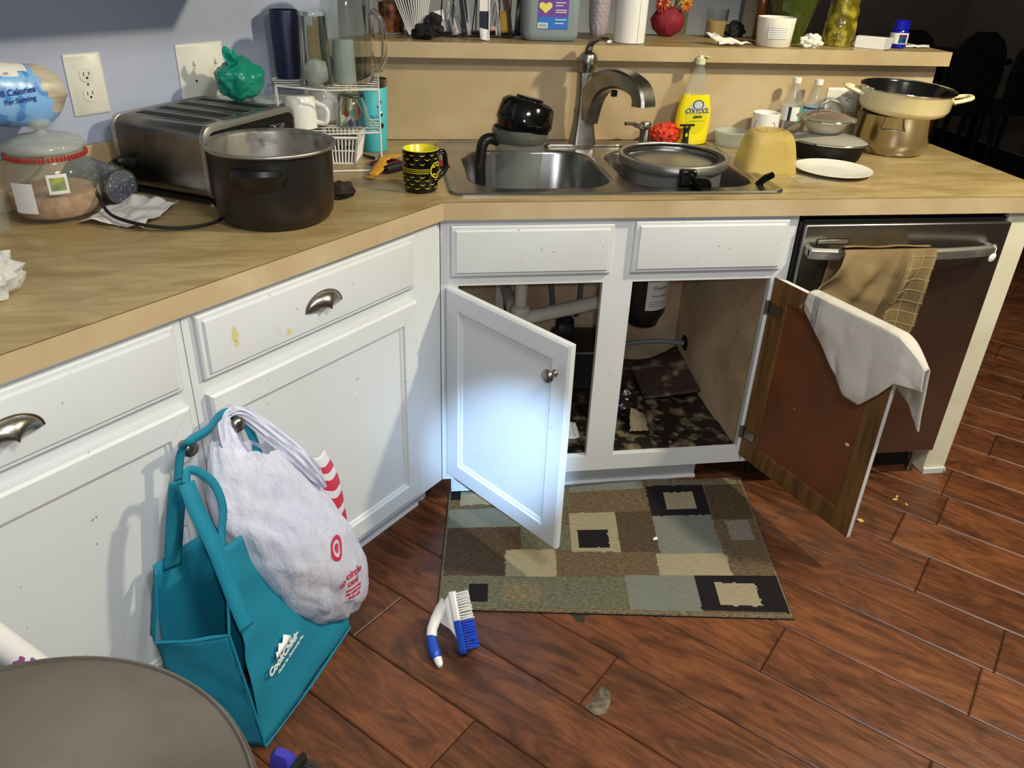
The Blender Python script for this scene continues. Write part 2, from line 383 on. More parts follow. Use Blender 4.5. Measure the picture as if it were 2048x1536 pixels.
# ------------------------------------------------------------ cabinet parts
def slab_front(w_, h, bev=.012, t=.018, face=.0):
    """drawer front: origin bottom-left back, front toward -y"""
    mb = MB()
    def ring(i, y): return [(i, y, i), (w_-i, y, i), (w_-i, y, h-i), (i, y, h-i)]
    mb.loft([ring(0, 0), ring(0, -t*.50), ring(.003, -t*.66), ring(bev-.002, -t*.68), ring(bev+.001, -t*.98), ring(bev+.003, -t)], cap0=True, cap1=True, smooth=False)
    return mb
def door_parts(w_, h, parent, loc, rz, front='white', back='white', panelback='white', side=1, name='door'):
    """panel door, origin at hinge bottom; side=+1 extends to +x, -1 to -x; outer face toward -y"""
    t = .019; fr = .05; mb = MB()
    def ring(i, y):
        r = [(i, y, i), (w_-i, y, i), (w_-i, y, h-i), (i, y, h-i)]
        return r
    mb.loft([ring(0, 0), ring(0, -t+.005), ring(.005, -t), ring(fr, -t), ring(fr+.003, -t+.006), ring(fr+.007, -t+.006), ring(fr+.011, -t+.010)], smooth=False)
    n = len(mb.v)
    mb.loft([ring(0, 0), ring(fr+.004, 0), ring(fr+.011, -.004), ring(fr+.011, -t+.010)], smooth=False, mi=1)
    for i in (0, 1, 2, 3): pass
    mb.f[-16:] = [f[::-1] for f in mb.f[-16:]]
    d = obj(name, mb, [front, back], parent, loc, (0, 0, rz))
    if side < 0:
        for v in d.data.vertices: v.co.x *= -1
        d.data.flip_normals()
    p = MB(); s = side; a, b = sorted((s*(fr+.0112), s*(w_-fr-.0112)))
    p.box(a, b, -.0088, -.0045, fr+.0112, h-fr-.0112)
    p.mi = [1 if k % 6 == 3 else 0 for k in range(6)]
    obj('panel', p, [front, panelback], d)
    # mitre joints
    for (x0, z0, x1, z1) in ((0.003, .003, fr, fr), (w_-.003, .003, w_-fr, fr), (.003, h-.003, fr, h-fr), (w_-.003, h-.003, w_-fr, h-fr)):
        g = MB(); dx, dz = x1-x0, z1-z0; L = hypot(dx, dz); nx, nz = -dz/L*.0003, dx/L*.0003
        g.add([(s*(x0+nx), -t-.0002, z0+nz), (s*(x1+nx), -t-.0002, z1+nz), (s*(x1-nx), -t-.0002, z1-nz), (s*(x0-nx), -t-.0002, z0-nz)], [(0, 1, 2, 3)], False)
        obj('mitre_joint', g, 'mitre', d)
    return d
def knob(parent, loc):
    mb = MB().lathe([(0, 0), (.009, 0), (.009, .002), (.0055, .006), (.0055, .013), (.010, .017), (.0155, .021), (.0165, .025), (.0145, .030), (.008, .0335), (0, .0345)], 28)
    mb.xf(Matrix.Rotation(pi/2, 4, 'X')); return obj('knob', mb, 'nickel', parent, loc, sharp=60)
def cup_pull(parent, loc):
    W, H, D = .048, .034, .024; mb = MB()
    def fn(u, v):
        a = pi*u; b = pi/2*v
        return (W*cos(a)*cos(b)*1.0, -D*sin(b)*(.35+.65*sin(a))-.002, H*sin(a)*cos(b)-.012)
    def fn2(u, v):
        x, y, z = fn(u, v); return (x*.95, y*.92+.0, z*.95-.0012)
    rings = [[fn(i/24, j/8) for i in range(25)] for j in range(9)]
    mb.loft(rings, closed=False); mb.loft([[fn2(i/24, j/8) for i in range(25)] for j in range(9)], closed=False)
    rim = [fn(i/24, 0) for i in range(25)]
    mb.tube([(x*1.03, -.002, z*1.03) for x, y, z in rim], .002, 6)
    return obj('cup_pull', mb, 'nickel', parent, loc)
def frame_mb(x0, x1, z0, z1, openings, y0=0, y1=.019, bars=None):
    mb = MB()
    for b in bars: mb.box(b[0], b[1], y0, y1, b[2], b[3])
    return mb

# sink cabinet
W1 = .9376
sc = thing('sink_cabinet', 'white sink base cabinet standing open, both doors swung out', 'cabinet')
fb = [(0, .045, .09, .872), (.424, .505, .1421, .6919), (.893, W1, .09, .872), (.045, .893, .692, .872), (.045, .893, .09, .142)]
mb = MB()
for b in fb: mb.box(b[0], b[1], 0, .019, b[2], b[3])
obj('face_frame', mb, 'white', sc)
o = obj('side_panel', MB().box(.897, W1-.001, .0192, .625, .09, .872), 'ply', sc)
obj('side_panel', MB().box(.012, .028, .0192, .625, .09, .872), 'ply', sc)
obj('back_panel', MB().box(.029, .896, .615, .625, .09, .872), 'ply', sc)
mb = MB().grid(lambda u, v: (.029+.866*u, .02+.594*v, .128+.006*fbm(u*9, v*7)+(.004 if fbm(u*4+3, v*4) > 0 else 0)), 60, 44)
obj('cabinet_floor', mb, 'rot', sc, solid=.012, label='rotten, black-stained cabinet floor board')
mb = slab_front(.413, .132); obj('drawer_front', mb, 'white', sc, (.026, 0, .7205))
mb = slab_front(.415, .138); obj('drawer_front', mb, 'white', sc, (.494, 0, .7205))
dl = door_parts(.4347, .577, sc, (.026, -.001, .118), radians(-55.5))
knob(dl, (.395, -.019, .435+.06))
dr = door_parts(.428, .577, sc, (.903, -.001, .118), radians(108.2), back='oak', panelback='brownpanel', side=-1)
# the right door is hung on its right side: hinges
for z in (.085, .49):
    h = MB().box(-.006, .010, .0, .006, z-.018, z+.018).box(-.05, -.008, .0002, .004, z-.014, z+.014).tube([(.002, .006, z-.02), (.002, .006, z+.02)], .005, 10)
    obj('hinge', h, 'nickel', dr)
# toe kick
struct('trim_3', MB().box(.03, .80, .062, .072, 0.0, .0895), 'white')
struct('trim_4', MB().box(-1.5, -.005, .062, .072, 0.0, .0895), 'white', rot=(0, 0, A))
mb = MB().tube([(x, .058, .005+.001*sin(x*60)) for x in [.03+.77*i/30 for i in range(31)]], .008, 8)
struct('trim_5', mb, 'white')
struct('trim_6', MB().tube([(-1.5, .058, .005), (-.05, .058, .005)], .008, 8), 'white', rot=(0, 0, A))

# left run cabinets
def left_cabinet(x1, x0, label, knobside, filler):
    c = thing('base_cabinet', label, 'cabinet', (0, 0, 0), A)
    zt, zb = .872, .09; mb = MB()
    r = x1+filler
    mb.box(x1-.012, r, 0, .019, zb, zt); mb.box(x0-.022, x0+.012, 0, .019, zb, zt)
    mb.box(x0+.012, x1-.012, 0, .019, .845, zt); mb.box(x0+.012, x1-.012, 0, .019, .69, .745); mb.box(x0+.012, x1-.012, 0, .019, zb, .128)
    obj('face_frame', mb, 'white', c)
    obj('body', MB().box(x0-.021, r-.001, .0195, .6, zb, zt-.001), 'ply', c)
    d = obj('drawer', slab_front(x1-x0, .130), 'white', c, (x0, -.001, .728))
    cup_pull(d, ((x1-x0)/2, -.018, .066))
    D = door_parts(x1-x0, .579, c, (x0, -.001, .1166), 0)
    knob(D, (.031 if knobside < 0 else (x1-x0)-.031, -.019, .512))
    return c
lc = left_cabinet(-.111, -.705, 'white base cabinet next to the corner, bags hanging from its door knob', -1, .108)
_d = [c for c in lc.children if c.name.startswith('drawer')][0]
for _x, _z, _w, _h in ((.072, .072, .008, .016), (.073, .052, .006, .007), (.20, .030, .007, .008)):
    obj('stain', MB().loft([[(_x+_w*q*cos(2*pi*i/14)*(1+.3*sin(i*5)), -.0182, _z+_h*q*sin(2*pi*i/14)) for i in range(14)] for q in (1, .02)]), 'ystain' if 'ystain' in M else (M.__setitem__('ystain', mat('yellow_stain', '#c9be84', .6)) or 'ystain'), _d)
left_cabinet(-.75, -1.35, 'white base cabinet at the left edge, behind the round bin', 1, .021)

# upper cabinet on the blue wall, above the frame: shades the wall under it
uc = thing('wall_cabinet', 'white upper cabinet on the blue wall above the worktop', 'cabinet', (0, 0, 0), A)
obj('body', MB().box(-1.15, -.08, WL-.35, WL-.001, 1.40, 2.3), 'white', uc)
for i in range(2):
    door_parts(.50, .84, uc, (-1.13+.53*i, WL-.351, 1.415), 0)

# ------------------------------------------------------------ dishwasher, end panel
dw = thing('dishwasher', 'stainless steel dishwasher with a towel over its bar handle', 'dishwasher')
obj('tub', MB().box(W1+.006, 1.546, .03, .60, .10, .862), 'blackm', dw)
obj('door', MB().box(W1+.012, 1.5475, -.022, .029, .102, .846), 'dw', dw, bevel=.004)
obj('control_strip', MB().box(W1+.012, 1.54, -.004, .03, .848, .856), 'black', dw)
obj('bracket_rail', MB().box(W1+.008, 1.543, .004, .03, .8585, .8695), 'rubber', dw)
obj('side_gasket', MB().box(W1+.003, W1+.010, -.006, .03, .11, .85), 'rubber', dw)
mb = MB()
n = 24; H = []
for i in range(n+1):
    u = i/n; x = .958+.54*u; bow = sin(pi*u)**.6
    H.append([(x, -.050-.028*bow, .764+.006*bow*0), (x, -.056-.030*bow, .766), (x, -.056-.030*bow, .789), (x, -.048-.028*bow, .795), (x, -.040-.026*bow, .792), (x, -.042-.026*bow, .766)])
mb.loft(H, cap0=True, cap1=True, smooth=False)
mb.box(.958, .976, -.052, -.0222, .768, .790); mb.box(1.48, 1.498, -.052, -.0222, .768, .790)
obj('handle', mb, 'steel', dw, bevel=.002)
v = MB().box(.988, 1.08, -.0235, -.0222, .7925, .8085)
o = obj('vent', v, 'black', dw)
obj('badge', MB().box(.991, 1.077, -.0248, -.0236, .7950, .806), 'steel', dw, bevel=.001)
obj('toe_plate', MB().box(W1+.03, 1.53, .05, .06, .004, .10), 'blackm', dw)
obj('leveling_leg', MB().lathe([(.014, 0.0), (.014, .006), (.006, .008), (.006, .1)], 14), 'nickel', dw, (1.525, .03, 0))
ep = thing('end_panel', 'cream painted post panel at the end of the peninsula, right of the dishwasher', 'panel')
obj('post', MB().box(1.552, 1.629, 0, .640, 0.0, .8695), 'cream', ep, bevel=.002)
obj('base_trim', MB().box(1.551, 1.628, -.009, -.0005, 0.0, .022).box(1.621, 1.631, -.009, -.0005, 0, .016), 'white', ep, bevel=.002)
# ------------------------------------------------------------ rug
C4 = [(-.0473, -.4268), (.8402, -.5639), (.944, .03), (.022, .050)]
rz_ = random.Random(3)
def rugpt(a, b, z=0):
    x = (1-a)*(1-b)*C4[0][0]+a*(1-b)*C4[1][0]+a*b*C4[2][0]+(1-a)*b*C4[3][0]
    y = (1-a)*(1-b)*C4[0][1]+a*(1-b)*C4[1][1]+a*b*C4[2][1]+(1-a)*b*C4[3][1]
    lift = .010*max(0, sin(pi*min(1, max(0, (a-.38)/.45))))*max(0, (b-.8)/.2)**1.5
    return (x, y, z+lift)
RUG = [(0, 0, 1, 1, 'b'), (0.0, .93, .4, 1.1, 'b'), (.25, .8, .42, 1.1, 'e'), (.4, .924, .651, 1.1, 'g'), (.662, .935, .978, 1.1, 'o'), (.858, .65, 1, .935, 'd'), (.84, .252, 1, .65, 'b'), (.394, .738, .658, .923, 'b'),
       (.657, .69, .854, .94, 'n'), (.714, .744, .814, .884, 't'), (.893, .493, .968, .641, 'u'), (.391, .415, .54, .738, 't'), (.413, .451, .509, .591, 'n'), (.54, .41, .66, .738, 'd'), (.66, .4, .853, .69, 'g'), (.644, .249, .861, .4, 't'),
       (0, .635, .237, .808, 'g'), (.0, .90, .042, 1.1, 'n'), (.041, .846, .152, .977, 't'), (0, .441, .237, .635, 'd'), (0, .239, .188, .441, 'd'), (.237, .436, .391, .635, 'e'), (.189, .225, .34, .44, 't'), (.34, .252, .644, .418, 'b'),
       (0, 0.02, .54, .235, 'e'), (.087, .047, .141, .178, 'n'), (.186, .054, .291, .179, 'o'), (.54, .02, .744, .25, 'g'), (.744, .027, .99, .25, 'n'), (.8, .061, .92, .202, 't')]
RC = dict(b='#5f5242', o='#6b6350', d='#4c4034', g='#70736c', n='#201d20', t='#938a72', u='#7a736a', e='#5d5f50')
def rug_mat():
    m = base('rug_pile', '#6a5f50', .95, spec=.1); t = NT(m)
    at = t.new('ShaderNodeVertexColor'); at.layer_name = 'Col'
    v = t.coord(scale=(70, 520, 1)); q = t.noise(v, 1.1, 3, .65, .4)
    v2 = t.coord(scale=(40, 240, 1)); q2 = t.noise(v2, 1.0, 2)
    c = t.mix(t.ramp(q, [(.42, (.55, .55, .55, 1)), (.6, (1.15, 1.15, 1.15, 1))]), at.outputs[0], (0, 0, 0, 1))
    vm = t.new('ShaderNodeVectorMath', operation='MULTIPLY'); t.ln(at.outputs[0], vm.inputs[0])
    # streaks only where the field is a tweed colour (alpha channel)
    mx = t.mix(at.outputs[1], t.ramp(q2, [(.3, (.86,)*3+(1,)), (.7, (1.08,)*3+(1,))]), t.ramp(q, [(.38, (.5, .47, .45, 1)), (.5, (1, 1, 1, 1)), (.62, (1.6, 1.5, 1.35, 1))]))
    t.ln(mx, vm.inputs[1]); t.ln(vm.outputs[0], t.b.inputs['Base Color'])
    t.bump(q, .5, .004); return m
NA, NB = 220, 140; mb = MB(); cols = []
def field(a, b):
    k = 'b'
    ja, jb = .0035*noise.noise(Vector((a*90, b*60, 1))), .005*noise.noise(Vector((a*60, b*90, 5)))
    for a0, b0, a1, b1, c in RUG:
        if a0 <= a+ja <= a1 and b0 <= b+jb <= b1: k = c
    if a < .008 or a > .992 or b < .012: k = 'o'
    return k
def rz(a, b):
    e_ = min(a, 1-a)*.9; f_ = min(b, 1-b)*.55; d = min(e_, f_, .006)/.006
    return .002+.0075*sqrt(max(0, 1-(1-d)**2))+.0006*fbm(a*80, b*50)
mb.grid(lambda u, v: rugpt(u, v, rz(u, v)), NA, NB)
rug = thing('rug', 'brown, grey and tan patchwork rug on the floor in front of the sink', 'rug')
o = obj('pile', mb, rug_mat(), rug)
ca = o.data.color_attributes.new('Col', 'FLOAT_COLOR', 'CORNER'); arr = []
for j in range(NB):
    for i in range(NA):
        k = field((i+.5)/NA, (j+.5)/NB); c = hx(RC[k]); arr += [c[0], c[1], c[2], 1 if k in 'bode' else 0]*4
ca.data.foreach_set('color', arr)
obj('backing', MB().loft([[rugpt(a, b, z) for a, b in ((0, 0), (1, 0), (1, .9), (0, .9))] for z in (.0004, .004)], cap0=True, cap1=True, smooth=False), 'rubber', rug)

# ------------------------------------------------------------ marks on the floor
def patch(poly, z): return MB().prism(poly, .0002, z)
solo('worn_chip', patch([(.256, -.755), (.275, -.778), (.300, -.775), (.316, -.748), (.322, -.722), (.310, -.700), (.292, -.722), (.272, -.742)], .0007), mat('chip_board', '#3b362f', .7, col2='#756c58', scale=40, bump=.4, bscale=90), 'ragged bare patch where a floor board has chipped at its end', 'floor damage')
solo('floor_stain', patch([(.262, -.458), (.30, -.462), (.36, -.470), (.352, -.484), (.318, -.488), (.312, -.51), (.296, -.506), (.286, -.484)], .0005), mat('wet_grime', '#2e2b26', .25, bump=.3, bscale=60), 'dark grimy smear on the boards at the near edge of the rug', 'stain')
for i, (x, y, r) in enumerate([(1.383, -.126, .009), (1.397, -.113, .007), (1.4036, -.1535, .006), (1.2187, -.2108, .011), (1.31, -.06, .005)]):
    mb = MB().sph((0, 0, .0025), r, 10, (1, .55, .28), wob=.5, wsc=3)
    solo('food_crumb', mb, mat('crumb%d' % i, '#c9a765', .8) if i == 0 else 'crumb', ['largest of the yellow crumbs on the floor before the dishwasher', 'yellow crumb touching the cluster on the floor', 'flat yellow crumb nearest the bin side of the cluster', 'flat yellow crumb on floor beside the tip of the brown door', 'tiny yellow crumb on the floor closest to the end post'][i], 'crumb', (x, y, 0), i*.8, group='yellow crumbs on the floor') if i else (M.__setitem__('crumb', mat('crumb', '#c9a765', .8)), solo('food_crumb', mb, 'crumb', 'largest of the yellow crumbs on the floor before the dishwasher', 'crumb', (x, y, 0), 0, group='yellow crumbs on the floor'))
solo('white_scrap', MB().sph((0, 0, .003), .009, 10, (1, .6, .4), wob=.6, wsc=4), 'tissue', 'tiny white scrap of fluff lying on the rug', 'scrap', (.579, -.237, .0105), .6)

# ------------------------------------------------------------ scrub brush
br = thing('scrub_brush', 'blue and white scrubbing brush standing on the floor by the rug', 'brush', (-.03, -.53, 0), 0)
M['bluep'] = mat('blue_plastic', '#1d49b4', .35); M['blueb'] = mat('blue_bristle', '#1f4bd0', .5); M['whiteb'] = mat('white_bristle', '#dfe0da', .5)
hp = smoothpts([(-.026, -.062, .012), (-.034, -.035, .022), (-.036, -.005, .034), (-.024, .020, .050), (-.004, .040, .066)], 6)
n = len(hp)
obj('neck', MB().tube([hp[11], (-.034, .006, .040), (-.024, .022, .054), (-.010, .034, .068), (.004, .038, .080)], [.0125, .0125, .0135, .017, .022], 16, flat=.75), 'whitep', br)
obj('grip', MB().tube(hp[1:12], [.010, .0125, .0135, .0138, .0135, .013, .0128, .0125, .012, .0118, .0115], 14, flat=.85), 'bluep', br)
obj('grip_tip', MB().tube([(-.0215, -.082, .0095), (-.0225, -.075, .0100), (-.0245, -.067, .0110), (-.0262, -.0605, .0135)], [.005, .0085, .0098, .0102], 14), 'whitep', br)
hd = MB(); a0, a1 = Vector((.034, -.050, .014)), Vector((.016, .052, .104))
ax = (a1-a0).normalized(); sd_ = Vector((.96, -.05, .18)); sd_ = (sd_-ax*sd_.dot(ax)).normalized(); nn = ax.cross(sd_).normalized()
def blk(u, s, t): return a0+ax*((a1-a0).length*u)+sd_*s+nn*t
def hring(u, q, s0=-.006, s1=.010): return [blk(u, s, t*q) for s, t in ((s0, -.018), (s0+.003, -.021), (s1-.003, -.023), (s1, -.021), (s1, .021), (s1-.003, .023), (s0+.003, .021), (s0, .018))]
obj('head', MB().loft([hring(.52, 1), hring(.95, 1), hring(1.0, .85), hring(1.02, .5)], cap0=True, cap1=True), 'whitep', br)
obj('head_lower', MB().loft([hring(-.04, .5), hring(-.01, .85), hring(.04, 1), hring(.52, 1.02)], cap0=True, cap1=True), 'bluep', br)
obj('arm', MB().loft([[blk(.22, -.007, -.010), blk(.22, -.007, .010), blk(.98, -.007, .014), blk(.98, -.007, -.014)], [blk(.40, -.018, -.009), blk(.40, -.018, .009), blk(.90, -.018, .011), blk(.90, -.018, -.011)], [(-.018, .018, .046), (-.018, .024, .062), (-.006, .048, .080), (-.006, .044, .066)]], cap0=True, cap1=True, smooth=True), 'whitep', br, bevel=.003)
for nm, u0, u1, m_ in (('white_bristles', .50, .98, 'whiteb'), ('blue_bristles', .02, .50, 'blueb')):
    mb = MB(); R_ = random.Random(5); nu = int((u1-u0)*24)
    for i in range(nu):
        for j in range(5):
            p = blk(u0+(u1-u0)*(i+.5)/nu, .010, -.0175+.00875*j); q = p+sd_*(.028+.002*R_.random())+nn*((j-2)*.0018)+ax*R_.uniform(-.002, .002)
            mb.tube([p, q], [.0019, .0029], 5)
    obj(nm, mb, m_, br, kind='stuff')

# ------------------------------------------------------------ round bin at the lower left, brush beside it
M['binlid'] = mat('bin_lid', '#857d74', .27, .6, col2='#5f5952', scale=3.2, lo=.40, hi=.62, specks=('#b8b2a6', 60, .79), bump=.02, bscale=3)  # lighter and darker patches imitate uneven reflections in the metal
bn = thing('round_bin', 'large round bin with a dull grey-brown metal lid at lower left', 'bin', (-.57, -1.381, 0))
obj('body', MB().lathe([(.25, 0), (.262, .01), (.262, .60), (.268, .612), (.262, .616)], 72), 'dw', bn)
obj('lid', MB().lathe([(.262, .6165), (.279, .617), (.2815, .625), (.2815, .645), (.279, .6505), (.2765, .6505), (.274, .6475), (.255, .6485), (.20, .652), (.1, .656), (0, .657)], 96), 'binlid', bn)
obj('rim_band', MB().lathe([(.2818, .626), (.2832, .629), (.2832, .641), (.2818, .644)], 96), 'steel', bn)
hb = thing('hand_brush', 'black-bristled hand brush with violet-blue plastic grip, standing beside the bin', 'brush', (-.358, -.915, 0), radians(-30))
obj('grip', MB().loft([rrp for rrp in [[(x*q, y*q, z) for x, y in rrect(-.028, .028, -.016, .016, .01, 4)] for z, q in ((.0, .8), (.01, 1), (.12, 1), (.16, .8), (.17, .5))]], cap0=True, cap1=True), mat('violet_plastic', '#3d3ba6', .35), hb)
obj('ferrule', MB().loft([[(x, y, z) for x, y in rrect(.026, .040, -.02, .02, .006, 4)] for z in (.0, .162)], cap0=True, cap1=True), 'black', hb)
mb = MB(); R_ = random.Random(2)
for i in range(22):
    for j in range(6):
        mb.tube([(.040, -.016+.0065*j, .01+.0068*i), (.088+R_.uniform(-.006, .006), -.018+.0072*j+R_.uniform(-.003, .003), .008+.0072*i+R_.uniform(-.003, .003))], [.0012, .0006], 4)
obj('bristles', mb, mat('grey_bristle', '#3a3a3c', .6), hb, kind='stuff')
wr = thing('wrapping_paper_roll', 'white paper roll printed with purple, orange and green motifs, behind the bin', 'roll', LW(-.985, -.13, 0), A, rot=(0, radians(-21), A))
obj('roll', MB().lathe([(0, 0), (.022, 0), (.023, .004), (.023, .80), (.022, .806), (.010, .806), (.010, .79), (0, .79)], 24), 'paper', wr)
for i, (a_, z_, c_) in enumerate(((4.6, .535, '#8c4a7d'), (4.9, .515, '#7f4fa0'), (4.3, .50, '#c97a4e'), (5.2, .492, '#9fd0b8'), (4.2, .53, '#a06aa0'), (4.8, .465, '#4b58b8'))):
    M['motif%d' % i] = mat('motif%d' % i, c_, .7)
    mb = MB().grid(lambda u, v: ((.0233)*cos(a_+(u-.5)*.7), .0233*sin(a_+(u-.5)*.7), z_+(v-.5)*.022*(1-.6*abs(u-.5)*2)+.004*sin(u*9)), 8, 2)
    obj('printed_motif', mb, 'motif%d' % i, wr)

# ------------------------------------------------------------ teal tote and shopping bag on the knob (left-run coordinates)
tote = thing('tote_bag', 'teal fabric tote bag hanging open from the cabinet knobs, foot on the floor', 'bag', (0, 0, 0), A)
def quadsurf(P, nu, nv, amp=.004, sc_=6, seed=0):
    P = [Vector(p) for p in P]
    nrm = (P[1]-P[0]).cross(P[3]-P[0]).normalized()
    def fn(u, v):
        p = P[0]*(1-u)*(1-v)+P[1]*u*(1-v)+P[2]*u*v+P[3]*(1-u)*v
        return tuple(p+nrm*amp*(fbm(u*sc_*.5+seed, v*sc_+seed, seed)))
    return MB().grid(fn, nu, nv)
# front panel: big face looking out to the room
FPt = [(-.822, -.158, .480), (-.60, -.060, .40), (-.517, -.135, .010), (-.850, -.226, .006)]
mb = quadsurf(FPt, 26, 26, .010, 4, 3)
obj('front_panel', mb, 'teal', tote, solid=.0022)
# far side of the bag
obj('back_panel', quadsurf([(-.895, -.040, .425), (-.66, -.034, .43), (-.56, -.045, .02), (-.945, -.058, .02)], 16, 16, .004, 4, 8), 'teal', tote, solid=.002)
# left gusset below the open mouth
obj('side_gusset', quadsurf([(-.949, -.088, .301), (-.862, -.190, .312), (-.850, -.226, .006), (-.935, -.10, .006)], 14, 18, .008, 3, 5), 'teal', tote, solid=.002)
obj('side_gusset', quadsurf([(-.895, -.042, .425), (-.906, -.060, .418), (-.949, -.088, .301), (-.938, -.052, .29)], 4, 10, .003, 3, 6), 'teal', tote, solid=.002)
obj('base_panel', quadsurf([(-.93, -.10, .006), (-.850, -.226, .004), (-.517, -.135, .006), (-.56, -.045, .012)], 6, 6, .001), 'teal', tote, solid=.002)
def strap(pts, wd, k=8, name='strap', dirw=None):
    P = smoothpts(pts, k); L = []; N = len(P)
    for i, p in enumerate(P):
        d = (P[min(i+1, N-1)]-P[max(i-1, 0)]).normalized(); s_ = d.cross(Vector((0, -1, 0.15))).normalized() if dirw is None else Vector(dirw(i/(N-1))).normalized()
        L.append([tuple(p-s_*wd/2), tuple(p), tuple(p+s_*wd/2)])
    return obj(name, MB().loft(L, closed=False, smooth=False), 'teal', tote, solid=.0016)
strap([(-.863, -.045, .399), (-.843, -.05, .492), (-.822, -.055, .585)], .036)
strap([(-.822, -.055, .585), (-.809, -.060, .641), (-.798, -.076, .666), (-.751, -.068, .666), (-.705, -.036, .660), (-.672, -.030, .650), (-.648, -.032, .615), (-.640, -.045, .56), (-.642, -.05, .517), (-.65, -.045, .44)], .017)
strap([(-.830, -.203, .31), (-.834, -.180, .40), (-.838, -.160, .49), (-.842, -.130, .57), (-.838, -.108, .612)], .031)
strap([(-.838, -.108, .612), (-.826, -.100, .628), (-.806, -.098, .614), (-.784, -.105, .578), (-.782, -.118, .53), (-.80, -.13, .49), (-.815, -.145, .46)], .016)
# hems
for a_, b_ in (((-.822, -.160, .480), (-.862, -.192, .312)), ((-.949, -.090, .301), (-.862, -.192, .312)), ((-.906, -.062, .418), (-.949, -.090, .301)), ((-.850, -.228, .006), (-.517, -.137, .012)), ((-.862, -.192, .312), (-.850, -.228, .006)), ((-.895, -.042, .425), (-.906, -.062, .418))):
    obj('hem', MB().tube([a_, tuple((Vector(a_)+Vector(b_))/2+Vector((0, -.003, -.004))), b_], .0028, 6), 'tealdark', tote)
def onfront_(u, v):
    P = [Vector(p) for p in FPt]; return P[0]*(1-u)*(1-v)+P[1]*u*(1-v)+P[2]*u*v+P[3]*(1-u)*v
nrm = (Vector(FPt[1])-Vector(FPt[0])).cross(Vector(FPt[3])-Vector(FPt[0])).normalized()
# printing on the front panel: reads upward along the bottom-left to top-right diagonal
pl = Vector(FPt[3])*.5+Vector(FPt[2])*.5
ex = (onfront_(.52, .67)-onfront_(.13, .68)).normalized(); ez = nrm.cross(ex).normalized()
if nrm.y > 0: nrm = -nrm
ez = ex.cross(-nrm).normalized()
ez = (-nrm).cross(ex) if ez.z < 0 else ez
def plate(s_, size, m_, off, along, name='lettering', bold=.0006):
    o = text(s_, size, m_, tote, (0, 0, 0), name=name, align='LEFT', bold=bold)
    o.matrix_local = Matrix.Translation(along) @ Matrix(((ex.x, -nrm.x*1, ez.x, 0), (ex.y, -nrm.y, ez.y, 0), (ex.z, -nrm.z, ez.z, 0), (0, 0, 0, 1)))
    return o
M['printw'] = mat('white_print', '#e8ecec', .6)
def onfront(px_, q, lift=.012):   # point on the front panel
    P = [Vector(p) for p in FPt]; u, v = px_, q
    return P[0]*(1-u)*(1-v)+P[1]*u*(1-v)+P[2]*u*v+P[3]*(1-u)*v+nrm*lift
S0 = onfront(.13, .69)
plate('CookChildren\u2019s', .0248, 'printw', 0, S0, 'lettering', .0010)
plate('Center for Community Health', .0098, 'printw', 0, S0+ex*.026-ez*.019, 'lettering', .0002)
mt = MB().add([(0, 0, 0), (.003, 0, .018), (.010, 0, .013), (.018, 0, .028), (.030, 0, .018), (.040, 0, .032), (.062, 0, .010), (.066, 0, 0)], [(0, 7, 6, 5, 4, 3, 2, 1)], False)
mo = obj('mountain_print', mt, 'printw', tote, solid=.0004); mo.matrix_local = Matrix.Translation(S0+ex*.030+ez*.012) @ Matrix(((ex.x, -nrm.x, ez.x, 0), (ex.y, -nrm.y, ez.y, 0), (ex.z, -nrm.z, ez.z, 0), (0, 0, 0, 1)))

sb = thing('shopping_bag', 'filled translucent white plastic shopping bag with red print, hanging from the knob', 'bag', (0, 0, 0), A)
M['bagfilm'] = base('bag_film', '#e2e5f8', .24, trans=.15, ior=1.15, alpha=.82); _t = NT(M['bagfilm']); _t.bump(_t.noise(_t.coord(scale=(22, 22, 5)), 2.2, 5, .6, 1.0), .7, .01)
M['redprint'] = mat('red_print', '#c32f47', .5)
LR = [((-.750, .650), (-.668, .608)), ((-.7543, .6429), (-.6229, .573)), ((-.7726, .5863), (-.5494, .4576)), ((-.7904, .5398), (-.5005, .3612)), ((-.7925, .4821), (-.459, .2631)), ((-.7669, .3902), (-.4328, .1538)), ((-.7275, .2815), (-.4398, .0624)), ((-.6928, .1976), (-.4789, .0330)), ((-.646, .1222), (-.5504, .0470)), ((-.6136, .0840), (-.5854, .0620))]
HD = [.020, .026, .045, .060, .072, .078, .070, .055, .030, .008]
def lerp(a, b, t): return a+(b-a)*t
def bagring(f, n=84):
    k = min(int(f), len(LR)-2); t = f-k
    L = [lerp(LR[k][0][i], LR[k+1][0][i], t) for i in (0, 1)]; R_ = [lerp(LR[k][1][i], LR[k+1][1][i], t) for i in (0, 1)]; hd = lerp(HD[k], HD[k+1], t)
    cx, cz = (L[0]+R_[0])/2, (L[1]+R_[1])/2; hx_, hz_ = (R_[0]-L[0])/2, (R_[1]-L[1])/2; cy = max(hd+.030, lerp(.062, .108, min(1, f/5)))
    r = []
    for i in range(n):
        a = 2*pi*i/n; fo = max(0, 1-f/6)
        cr = .020*sin(a*17+f*1.1+2*fbm(a, f*.5))*(.3+fo)+.045*noise.noise(Vector((cos(a)*2, sin(a)*2, f*1.3)))+.022*noise.noise(Vector((cos(a)*7, sin(a)*7, f*3.3)))
        q = 1+cr*(1 if sin(a) < .2 else .3)
        r.append((cx+hx_*cos(a)*(1+.3*cr), min(-cy+hd*sin(a)*q*(1+1.2*cr), -.023), max(cz+hz_*cos(a)+.010*fbm(a*3, f*2), .02)))
    return r
PP = [bagring(1.15+7.85*i/44) for i in range(45)]
bagmb = MB().loft(PP, cap1=True)
obj('body', bagmb, 'bagfilm', sb, sub=0)
from mathutils.bvhtree import BVHTree
